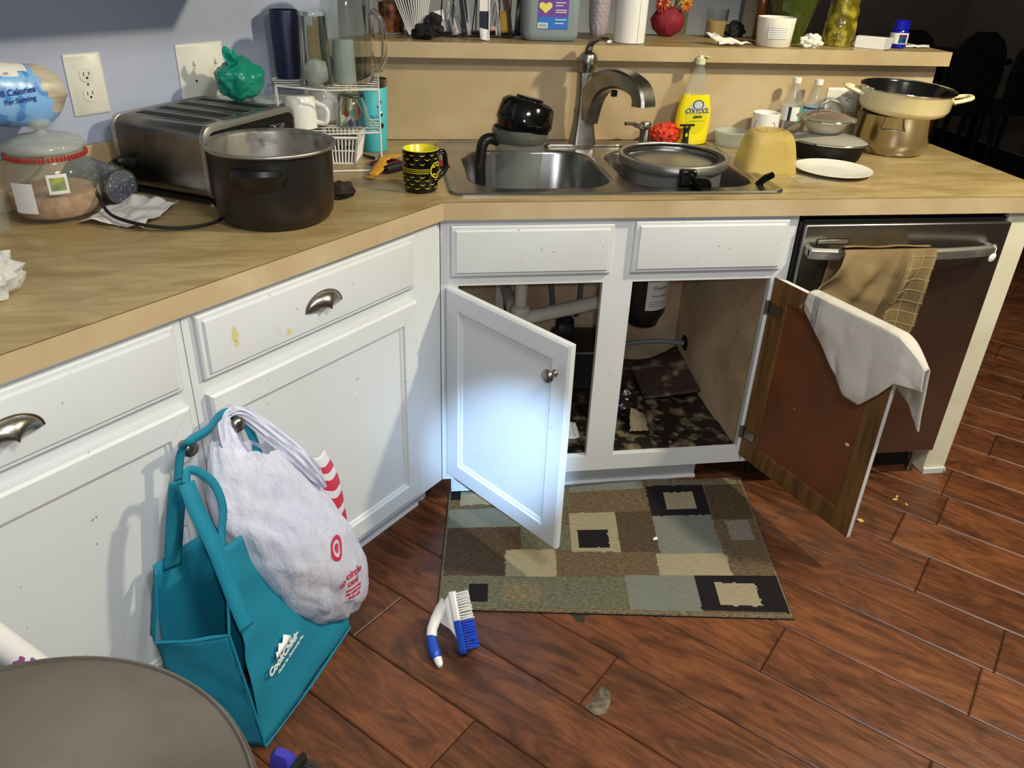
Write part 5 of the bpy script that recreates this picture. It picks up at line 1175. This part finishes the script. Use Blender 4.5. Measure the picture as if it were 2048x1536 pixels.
sheet('leaflet', 'crinkled silver-grey leaflet low in the middle of the rack', .112, .742, .036, .050, 'greypaper', radians(-14), .2, radians(-10), z=.008)
sheet('leaflet', 'dark glossy leaflet standing left of the white and navy card', .135, .740, .022, .12, 'glossdark', radians(-6), .3, 0, z=.006)
sheet('leaflet', 'pale glossy strip standing beside the dark leaflet', .146, .742, .012, .12, 'greypaper', radians(-8), .3, 0, z=.006)
wc = thing('greeting_card', 'white and navy folded card leaning out over the bar edge', 'card', (.180, .655, ZB), radians(4), 'mail in the letter rack')
obj('card', MB().box(-.014, .013, .0, .0012, .030, .112), 'navy', wc); obj('white_band', MB().box(-.014, .013, -.0004, .0014, .080, .114), 'paper', wc)
obj('white_fold', MB().add([(-.014, -.001, .036), (.013, -.001, .030), (.018, -.004, .002), (.004, -.012, .0015), (-.012, -.006, .006)], [(0, 1, 2, 3, 4)], False), 'paper', wc, solid=.001)
obj('spine', MB().box(.013, .016, -.004, .002, .001, .116), 'paper', wc)
sheet('envelope', 'white envelope leaning right, behind the white and navy card', .205, .775, .010, .12, 'paper', radians(14), .3, 0)
sheet('envelope', 'slim white envelope at the right part of the letter rack', .232, .748, .010, .115, 'paper', radians(-3), .4, 0)
sheet('envelope', 'slim greyish envelope next to the yellow card', .241, .744, .009, .10, 'greypaper', radians(-8), .4, 0)
sheet('yellow_card', 'yellow card standing at right of the letter rack', .256, .748, .020, .060, 'yellowcard', radians(-8), .1, 0, z=.014)
sheet('brown_card', 'dark brown card standing right of the yellow card', .276, .765, .018, .11, 'brownenv', radians(-10), .1, 0)
sheet('folder', 'black glossy folder at right end of the letter rack', .296, .762, .022, .13, 'glossdark', radians(5), .2, 0)
for i, (x, y, z, c_) in enumerate(((.098, .733, .022, '#c9a8a4'), (.217, .733, .028, '#c58a8c'))):
    solo('round_badge', MB().lathe([(0, 0), (.0065, 0), (.0065, .0015), (0, .002)], 20).xf(Matrix.Rotation(pi/2, 4, 'X')), mat('badge%d' % i, c_, .4), ['small round pale badge at left front of the letter rack', 'small round pinkish badge at right front of the letter rack'][i], 'badge', (x, y, ZB+z), group='round badges on the letter rack')
# water jug
wj = thing('water_jug', 'grey translucent plastic water jug with purple and blue label on bar', 'jug', (.388, .735, ZB))
obj('body', MB().loft([[(x, y, z) for x, y in rrect(-w_, w_, -d_, d_, r_, 6)] for z, w_, d_, r_ in ((0, .070, .055, .02), (.004, .079, .064, .024), (.02, .084, .068, .026), (.12, .085, .068, .026), (.17, .075, .06, .03), (.20, .04, .04, .03), (.215, .022, .022, .02))], cap0=True, cap1=True), mat('milky_plastic', '#9aa6ad', .25, trans=.3, ior=1.15, alpha=.95), wj, sharp=60)
obj('label', MB().box(-.046, .046, -.0695, -.0685, .035, .125), mat('purple_label', '#6a4596', .35), wj)
obj('label_lower', MB().box(-.046, .046, -.0700, -.0696, .035, .068), mat('blue_label', '#2f6fc4', .35), wj)
obj('barcode_patch', MB().box(-.046, -.016, -.0704, -.0701, .037, .052), 'whitep', wj)
for i in range(9): obj('bar_line', MB().box(-.043+.0028*i, -.0418+.0028*i, -.0707, -.0705, .039, .050), 'blackm', wj)
hp_ = [(.020*(16*sin(t)**3)/16, -.0704, .0825+.0175*(13*cos(t)-5*cos(2*t)-2*cos(3*t)-cos(4*t))/16) for t in [2*pi*i/40 for i in range(40)]]
hm = MB(); hm.add([(x-.024, y, z+.012) for x, y, z in hp_], [tuple(range(40))], False); obj('heart_logo', hm, mat('pale_yellow_print', '#dccf6a', .4), wj)
for i, (z, w_) in enumerate(((.106, .030), (.098, .022), (.086, .034), (.080, .034), (.060, .034), (.050, .026))): obj('text_line', MB().box(.006, .006+w_, -.0705, -.0702, z, z+.0022), 'whitep', wj)
# vases, roll, ornaments
def bobs(a, z): return .05*(1 if (cos(10*a+int(z/.012)*pi) > .35 and sin(z*2*pi/.012) > 0) else 0)
solo('textured_vase', MB().lathe([(0, 0), (.020, 0), (.024, .004), (.030, .03), (.033, .07), (.034, .15), (.030, .16)][:4]+[(.030+.0035*min(1, k/10), .03+.012*k/3) for k in range(1, 34)], 60, ribs=bobs), mat('lilac_ceramic', '#a99fa8', .3, bump=.3, bscale=90), 'pale lilac embossed vase on the bar behind the tap', 'vase', (.583, .880, ZB))
pr = thing('paper_towel_roll', 'white paper towel roll standing on the bar behind the tap', 'paper towel', (.632, .685, ZB))
obj('roll', MB().lathe([(.019, 0), (.046, .001), (.048, .003), (.0495, .20), (.020, .20)], 48), mat('roll_paper', '#e2dfdd', .85, bump=.2, bscale=120), pr)
obj('loose_end', MB().grid(lambda u, v: ((.0500+.002*v*u)*cos(-1.3+.5*u), (.0500+.002*v*u)*sin(-1.3+.5*u), .002+.198*v), 6, 4), 'paper', pr)
flw = thing('flower_ornament', 'dark red rounded pot with orange and yellow fabric flowers', 'ornament', (.818, .885, ZB))
obj('pot', MB().sph((0, 0, .046), .052, 30, (1.05, .8, .88), wob=.12, wsc=3), mat('crimson_cloth', '#7d1226', .7, bump=.5, bscale=70), flw)
R_ = random.Random(4)
M['petalo'] = mat('petal_orange', '#b5481c', .7, col2='#d8a83a', scale=20); M['petalr'] = mat('petal_red', '#8c1f1a', .7); M['petaly'] = mat('petal_yellow', '#c9a23a', .7)
for i in range(8):
    c = Vector((R_.uniform(-.06, .075), R_.uniform(-.03, .02), R_.uniform(.075, .15)))
    mb = MB()
    for k in range(9):
        a = 2*pi*k/9; d = Vector((cos(a), -.5, sin(a))).normalized(); s_ = Vector((-sin(a), 0, cos(a)))
        mb.add([c, c+d*.014+s_*.005, c+d*.026, c+d*.014-s_*.005], [(0, 1, 2, 3)], False)
    obj('flower', mb, ['petalo', 'petalr', 'petaly'][i % 3], flw, solid=.0008)
    obj('stem', MB().tube([tuple(c), (0, 0, .06)], .0015, 5), 'petaly', flw)
cgl = thing('candle_glass', 'straight glass holding a half-burnt cream candle on the bar', 'candle', (.985, .880, ZB))
obj('glass', MB().lathe([(0, 0), (.030, 0), (.032, .003), (.037, .088), (.0355, .088), (.031, .006), (0, .005)], 40), 'glass', cgl, sharp=60)
obj('wax', MB().lathe([(0, .0055), (.030, .0065), (.0338, .052), (.031, .054), (0, .050)], 36), mat('cream_wax', '#d9b877', .5, sss=.2), cgl)
solo('black_shape', MB().grid(clothblob((.035, .025, .026), 12, .022), 40, 26), 'blackm', 'low bunched black fabric behind the tissue scrap on bar', 'cloth', (1.065, .905, ZB))
solo('amber_bottle', MB().lathe([(0, 0), (.016, 0), (.018, .003), (.018, .14), (.010, .17), (.010, .2), (0, .2)], 28), mat('amber_glass', '#7a4518', .12, col2='#4a230c', scale=16, stretch=(1, 1, .3)), 'slim amber-brown bottle standing left of the green glass vase', 'bottle', (1.128, .855, ZB))
solo('tissue_scrap', MB().grid(sheetfn([(-.075, .028, .028), (-.03, .03, .016), (.07, -.012, 0), (-.05, -.035, .002)], .012, 4.0), 20, 16), 'tissue', 'torn white tissue scrap curling up on the bar edge', 'tissue', (.955, .665, ZB), 0, solid=.0008)
wcj = thing('white_candle_jar', 'wide white candle jar with a printed label on the bar', 'candle', (1.098, .672, ZB))
obj('jar', MB().lathe([(0, 0), (.050, 0), (.053, .003), (.0585, .082), (.0575, .084), (.055, .082), (.053, .06), (0, .059)], 52), mat('white_frosted', '#dedbd0', .3, sss=.1), wcj, sharp=60)
obj('label', MB().grid(lambda u, v: ((.0575)*cos(-2.35+1.15*u), .0575*sin(-2.35+1.15*u), .026+.036*v), 16, 2), 'paper', wcj)
for j in range(5): obj('text_line', MB().grid(lambda u, v: (.0582*cos(-2.25+.95*u), .0582*sin(-2.25+.95*u), .056-.0062*j+.0011*v), 14, 1), mat('grey_ink', '#a9a29a', .7) if j == 0 else 'greyink', wcj) if j == 0 else obj('text_line', MB().grid(lambda u, v: (.0582*cos(-2.25+.95*u), .0582*sin(-2.25+.95*u), .056-.0062*j+.0011*v), 14, 1), 'greypaper', wcj)
gv = thing('green_vase', 'large dark green ribbed glass vase behind the white candle jar', 'vase', (1.195, .775, ZB))
obj('body', MB().lathe([(0, 0), (.036, 0), (.042, .004), (.048, .03), (.062, .08), (.072, .12), (.078, .17), (.075, .22), (.072, .22), (.074, .17), (.068, .12), (.058, .08), (.044, .03), (.036, .012), (0, .010)], 60, ribs=lambda a, z: .02*cos(20*a)+.012*sin(z*260)), base('green_glass', '#8a9a48', .06, trans=.85, ior=1.45), gv, sharp=60)
solo('crumpled_tissue', MB().grid(clothblob((.036, .025, .022), 21, .018), 40, 26), 'tissue', 'crumpled white tissue ball between white candle jar and olive vase', 'tissue', (1.212, .648, ZB), .3)
def embo(a, z): return .03*noise.noise(Vector((cos(a)*3.2, sin(a)*3.2, z*55)))
ovs = thing('olive_vase', 'tall olive-gold glass vase embossed with leaf scrolls on bar', 'vase', (1.343, .722, ZB))
obj('body', MB().lathe([(0, 0), (.044, 0), (.047, .003), (.047, .012), (.050, .018)]+[(.0515-.012*(k/30)**1.1+.001*sin(k), .02+.0055*k) for k in range(1, 31)]+[(.036, .20), (.034, .20)], 90, ribs=embo), mat('olive_glass', '#9a8f2e', .16, col2='#5b5212', scale=26, lo=.42, hi=.55, coat=.6, bump=.6, bscale=26), ovs)
obj('pattern_band', MB().tube([(.0505*cos(2*pi*i/64), .0505*sin(2*pi*i/64), .024+.002*(i % 2)) for i in range(64)], .0016, 5, closed=True), 'petaly', ovs)
bxo = thing('small_box', 'small open white carton lying on the bar edge', 'box', (1.435, .660, ZB), radians(-38))
obj('carton', MB().box(-.055, .035, -.022, .022, .0, .034), 'paper', bxo, bevel=.0015)
obj('end_flap', MB().loft([[(.0355, -.022, .001), (.0355, .022, .001), (.0355, .022, .034), (.0355, -.022, .034)], [(.050, -.026, .004), (.050, .020, .004), (.052, .020, .034), (.052, -.026, .034)]], cap1=True, smooth=False), 'paper', bxo)
obj('print_mark', MB().box(.0525, .0528, .006, .013, .015, .024), 'greypaper', bxo)
rj = thing('blue_jar', 'small dark blue ointment jar with white label near the bar end', 'jar', (1.535, .690, ZB))
M['cobalt'] = mat('cobalt_plastic', '#0f12a0', .22)
obj('jar', MB().lathe([(0, 0), (.022, 0), (.0265, .005), (.0275, .012), (.0275, .047), (.024, .054), (.021, .055)], 40), 'cobalt', rj)
obj('lid', MB().lathe([(.0235, .055), (.0245, .056), (.0245, .079), (.022, .082), (0, .082)], 40, ribs=lambda a, z: .01*cos(40*a)), 'cobalt', rj)
obj('label', MB().lathe([(.0279, .014), (.0279, .046)], 40), 'whitep', rj)
obj('label_panel', MB().grid(lambda u, v: (.0283*cos(-2.1+.95*u), .0283*sin(-2.1+.95*u), .016+.026*v), 10, 2), mat('label_blue2', '#1f5f9a', .3, col2='#16264a', scale=60), rj)
obj('label_band', MB().grid(lambda u, v: (.0286*cos(-2.1+.95*u), .0286*sin(-2.1+.95*u), .034+.008*v), 10, 2), mat('label_maroon', '#55233a', .3), rj)
solo('folded_note', MB().grid(sheetfn([(-.06, -.03, 0), (.05, -.02, 0), (.075, .02, .002), (-.04, .03, 0)], .004, 2.0), 14, 10), 'paper', 'flat folded white paper right of the dark blue jar', 'paper', (1.605, .715, ZB), 0, solid=.001)

# ------------------------------------------------------------ inside the sink cabinet
dp = thing('drain_pipe', 'white plastic drain pipes inside the sink cabinet', 'pipe')
obj('tailpiece', MB().tube([(.262, .30, .742), (.262, .30, .47)], .0195, 18), 'pvc', dp)
obj('slip_nut', MB().lathe([(.020, .47), (.028, .47), (.030, .476), (.030, .494), (.026, .500), (.020, .502)], 20, (.262, .30, 0), ribs=lambda a, z: .04*(cos(8*a) > .3)), 'pvc', dp)
obj('cross_pipe', MB().tube([(.262, .30, .46), (.30, .30, .462), (.45, .31, .487), (.60, .33, .512)], .0215, 18), 'pvc', dp)
obj('trap', MB().tube(smoothpts([(.262, .30, .468), (.262, .30, .40), (.262, .35, .33), (.262, .42, .34), (.262, .46, .42), (.262, .55, .43), (.262, .61, .43)], 6), .0195, 18), 'pvc', dp)
gd = thing('garbage_disposal', 'black garbage disposal unit with white label under the sink', 'disposal unit', (.662, .33, .41))
obj('body', MB().lathe([(0, 0), (.030, .0), (.046, .008), (.052, .030), (.062, .045), (.066, .06), (.066, .28), (.05, .33), (.045, .337)], 44), 'black', gd, sharp=60)
obj('label', MB().grid(lambda u, v: (.0668*cos(-1.85+1.35*u), .0668*sin(-1.85+1.35*u), .075+.095*v), 14, 2), 'whitep', gd)
text('Disposer', .017, 'blackm', gd, (0, 0, .148), R=.0672, ext=.0002, ang=radians(24), sx=.85)
text('Model Disposer', .009, 'blackm', gd, (0, 0, .122), R=.0672, ext=.0002, ang=radians(24))
for q in range(3): obj('label_line', MB().grid(lambda u, v: (.0671*cos(-1.7+.9*u), .0671*sin(-1.7+.9*u), .088+.007*q+.0012*v), 12, 1), 'blackm', gd)
for i, (x, dx) in enumerate(((.395, .02), (.500, .0))):
    solo('supply_hose', MB().tube(smoothpts([(x, .50, .85), (x-.005, .50, .55), (x+dx*.5, .51, .44), (x+dx, .53, .36), (x+dx, .60, .34)], 6), .0085, 10), mat('hose%d' % i, '#6f7274', .45, .2), ['curved grey supply hose behind the white drain pipe', 'straight grey supply hose nearest the middle stile'][i], 'hose')
solo('drain_hose', MB().tube(smoothpts([(.52, .56, .10+.05), (.60, .585, .18), (.70, .58, .212), (.80, .55, .236), (.896, .525, .236)], 8), .0085, 10), mat('grey_hose', '#8c9094', .4), 'grey hose running low to a hole in the cabinet side', 'hose')
obj('hose_hole', MB().lathe([(0, 0), (.028, 0), (.028, .001), (0, .001)], 20).xf(Matrix.Rotation(-pi/2, 4, 'Y')), 'blackm', sc, (.8966, .52, .24))
iou = thing('cabinet_outlet', 'white socket with black plug on the back wall inside cabinet', 'outlet', (.268, .6148, .392))
obj('plate', plate_mb(.075, .12), 'whitep', iou); recept(iou, (0, -.0062, .02)); recept(iou, (0, -.0062, -.02))
obj('plug', MB().box(-.012, .012, -.045, -.008, -.036, -.008), 'black', iou, bevel=.003)
solo('black_caddy', MB().loft([[(x, y, z) for x, y in rrect(-.027, .027, -.02, .02, .008, 4)] for z in (0, .004, .055)], cap0=True), 'black', 'small black plastic caddy hanging under the cross pipe', 'caddy', (.440, .45, .325), 0, solid=.002)
obj('side_shelf', MB().box(.3, .302, .5, .501, .3, .301), 'ply', sc) if False else None
solo('black_box', MB().box(-.115, .10, -.10, .10, 0, .145), mat('black_bin_plastic', '#17171c', .4, col2='#22222a', scale=6, bump=.1), 'black plastic box at the back of the sink cabinet', 'box', (.530, .49, .1385), radians(-6), bevel=.008)
solo('dark_bag', MB().grid(clothblob((.075, .07, .05), 31, .042), 48, 30), mat('dark_film', '#131318', .25, bump=.5, bscale=30), 'bunched dark plastic bag on the cabinet floor by the middle stile', 'bag', (.570, .26, .137))
wbm = MB().grid(lambda u, v: ((.692+.012*v)*(1-u)+(.889+.006*v)*u, (.30+.02*v)*(1-u)*(1-v)+.31*u*(1-v)+.50*(1-u)*v+.585*u*v, .150+.012*u+.03*v*(.3+.7*u)+.003*fbm(u*6, v*6)), 22, 22)
solo('warped_board', wbm, mat('mouldy_board', '#2e2019', .7, col2='#7f7466', scale=16, lo=.5, hi=.72, bump=.7, bscale=40), 'warped mouldy board lying tilted on the cabinet floor', 'board', (0, 0, 0), 0, solid=.008)
solo('torn_cardboard', MB().grid(sheetfn([(-.03, -.03, .0), (.028, -.036, .002), (.038, .03, .02), (-.005, .055, .035)], .006, 7), 12, 12), mat('cardboard', '#6e6250', .8), 'torn piece of cardboard beside the middle stile in the cabinet', 'cardboard', (.618, .145, .142), 0, solid=.0015)
solo('torn_cardboard', MB().grid(sheetfn([(-.022, -.03, .0), (.02, -.03, .002), (.02, .03, .02), (-.02, .04, .022)], .006, 9), 12, 12), 'cardboard' if 'cardboard' in M else 'greypaper', 'small torn greyish paper seen in the gap beside the left door', 'cardboard', (.405, .12, .142), 0, solid=.0015)
for i, (x, y, r) in enumerate(((.70, .18, .010), (.66, .11, .008), (.73, .09, .011), (.78, .06, .009), (.70, .05, .008))):
    solo('wood_crumb', MB().sph((0, 0, r*.35), r, 8, (1, .7, .35), wob=.6, wsc=3), 'rubble' if 'rubble' in M else (M.__setitem__('rubble', mat('rubble', '#5e5040', .9, col2='#3a2d22', scale=40)) or 'rubble'), ['crumb of rotten wood nearest the warped board in the cabinet', 'crumb of rotten wood left of centre on the open cabinet floor', 'largest crumb of rotten wood mid-way along the cabinet floor', 'rightmost crumb of rotten wood near the cabinet front rail', 'small crumb of rotten wood right behind the front rail'][i], 'debris', (x, y, .1385), i, group='rotten wood crumbs in the sink cabinet')

# ------------------------------------------------------------ towels
M['tbrown'] = mat('brown_terry', '#7d6a48', .95, col2='#675638', scale=7, bump=.5, bscale=260)
bt = thing('brown_towel', 'brown checked kitchen towel folded over the dishwasher handle', 'towel')
def btf(u, v):
    top = 1.030+.258*u; bot = .935+.308*u
    zb = .655-.07*min(1, u*2)-.03*u
    x = top*(1-v)+bot*v+.010*sin(v*5+u*4)*v
    z = .8035*(1-v)+zb*v
    y = -.101-.010*sin(pi*min(1, v*1.6))-(.012*cos(u*17+v*2.2)+.010*fbm(u*3, v*3, 4))*min(1, v*2.5)-.022*v
    if v < .06: z = .799+.004*sin(pi*v/.06*.5); y = -.086-.015*sin(pi/2*v/.06)
    if .60 < u < .70: y += .022*min(1, v*3)*sin(pi*(u-.60)/.10)
    return (x, y, z)
obj('front_fold', MB().grid(btf, 70, 50), 'tbrown', bt, solid=.004)
def btb(u, v):
    x = 1.035+.24*u-.02*v; return (x, -.085+.052*min(1, v*8)+.004*sin(u*12), .8035-.20*v if v > .05 else .8035-.004*v*20+.003)
obj('back_fold', MB().grid(btb, 30, 30), 'tbrown', bt, solid=.003)
M['tline'] = mat('pale_stitching', '#9c8a62', .9)
for j in range(7):
    v = .07+.125*j; obj('check_line', MB().tube([tuple(Vector(btf(.70+.30*k/10, v))+Vector((0, -.0025, 0))) for k in range(11)], .0011, 5), 'tline', bt)
for u in (.735, .86, .975):
    obj('check_line', MB().tube([tuple(Vector(btf(u, .03+.94*k/24))+Vector((0, -.0025, 0))) for k in range(25)], .0011, 5), 'tline', bt)
Hh = Vector((.903, -.001, 0)); dd = Vector((.3127, -.9498, 0)); nn_ = Vector((-.9498, -.3127, 0))
wtw = thing('white_towel', 'stained off-white cloth with blue stripes draped over the open right door', 'towel')
def interp(x, pts):
    for (a, b), (c, d) in zip(pts, pts[1:]):
        if x <= c: return b+(d-b)*(x-a)/(c-a)
    return pts[-1][1]
def wtf(u, v):
    w_ = .130+.362*u
    zi = interp(w_, [(.13, .655), (.21, .585), (.31, .495), (.355, .490), (.40, .545), (.43, .592), (.50, .600)])
    zo = interp(w_, [(.13, .66), (.25, .60), (.40, .555), (.44, .525), (.47, .505), (.50, .475)])
    zt_ = .7015-.055*max(0, (w_-.405)/.087)**1.5; pin = 1-.55*max(0, min(1, (w_-.435)/.05))
    wob = .003*sin(u*13+v*3)+.006*fbm(u*3.5, v*3, 9)
    if v < .45:
        t = v/.45; z = zi*(1-t)+zt_*t; off = .006+abs(wob)*(1-t)*1.5+.003*sin(pi*t)
        w2 = w_+.012*(1-t)*(u-.3)
    elif v < .55:
        t = (v-.45)/.1; z = zt_+.0035*sin(pi*t); off = .006-.036*t; w2 = w_
    else:
        t = (v-.55)/.45; z = zt_*(1-t)+zo*t; off = -.030-.012*t-abs(wob)*2*t-.012*max(0, (w_-.43)/.06)*t; w2 = w_+.014*t*max(0, u-.5)*2-.004*sin(u*13)*t
    off = -.012+(off+.012)*pin
    p = Hh+dd*w2+nn_*off; return (p.x, p.y, z)
M['twhite'] = mat('white_terry', '#bab5ae', .95, col2='#907c5e', scale=9, lo=.56, hi=.80, bump=.6, bscale=300)
obj('cloth', MB().grid(wtf, 80, 90), 'twhite', wtw, solid=.0035)
M['blueline'] = mat('blue_stripe', '#4b5a72', .9)
for k, u in enumerate((.075, .092, .112)):
    obj('blue_stripe', MB().tube([tuple(Vector(wtf(u+.018*(1-j/24), .02+.44*j/24))+nn_*.0022) for j in range(25)], .0011, 5), 'blueline', wtw)
for k, u in enumerate((.84, .86)):
    obj('blue_stripe', MB().tube([tuple(Vector(wtf(u, .60+.38*j/24))-nn_*.0022) for j in range(25)], .0011, 5), 'blueline', wtw)

# ------------------------------------------------------------ dark dining room beyond
M['seatdark'] = mat('dark_upholstery', '#17181a', .7); M['darkwood'] = mat('dark_wood', '#1f1611', .5)
tbl = thing('dining_table', 'dark dining table in the unlit room beyond the bar', 'table', (4.1, 4.55, 0), radians(2))
obj('tabletop', MB().prism(rrect(-.75, .75, -.45, .45, .2, 8), .72, .755), 'darkwood', tbl, bevel=.006)
for x in (-.6, .6):
    for y in (-.32, .32): obj('leg', MB().box(x-.035, x+.035, y-.035, y+.035, .0, .72), 'darkwood', tbl, bevel=.006)
def chair(x, y, rz, label):
    c = thing('dining_chair', label, 'chair', (x, y, 0), rz, group='dark dining chairs in the unlit room')
    obj('seat', MB().prism(rrect(-.22, .22, -.21, .21, .06, 6), .43, .48), 'seatdark', c, bevel=.012)
    prof_ = [(-.20, 0), (-.215, .2), (-.20, .36), (-.15, .45), (-.07, .50), (.07, .50), (.15, .45), (.20, .36), (.215, .2), (.20, 0)]
    obj('backrest', MB().prism(prof_, -.022, .022).xf(Matrix.Translation((0, .215, .50)) @ Matrix.Rotation(pi/2, 4, 'X')), 'seatdark', c, bevel=.012)
    for sx_ in (-.18, .18):
        for sy_ in (-.17, .17): obj('leg', MB().tube([(sx_, sy_, .43), (sx_*1.05, sy_*1.1, 0.0)], [.02, .014], 8), 'darkwood', c)
chair(3.55, 3.88, radians(180), 'dark round-backed dining chair, second from the left beyond the bar')
chair(4.08, 3.84, radians(180), 'dark round-backed dining chair, third from the left beyond the bar')
chair(4.60, 3.86, radians(180), 'dark round-backed dining chair, rightmost, at the frame edge')
chair(3.02, 3.90, radians(180), 'dark round-backed dining chair, leftmost, seen behind the blue jar')
solo('wall_arch_rail', MB().tube([(3.0+.25*i, 5.38, 1.28+.10*sin(pi*i/8)) for i in range(9)], .02, 8), 'darkwood', 'dim curved rail low on the far wall of the unlit room', 'rail')

cl = thing('spoon_charm', 'small white oval tag hooked at the right end of the dishwasher handle', 'tag', (1.462, -.090, .772))
obj('tag', MB().sph((0, 0, 0), .013, 16, (.75, .25, 1)), 'whitep', cl, rot=(0, radians(25), 0))
obj('hook', MB().tube([(.004, 0, .010), (.007, .004, .024), (.006, .014, .028)], .0014, 6), 'whitep', cl)
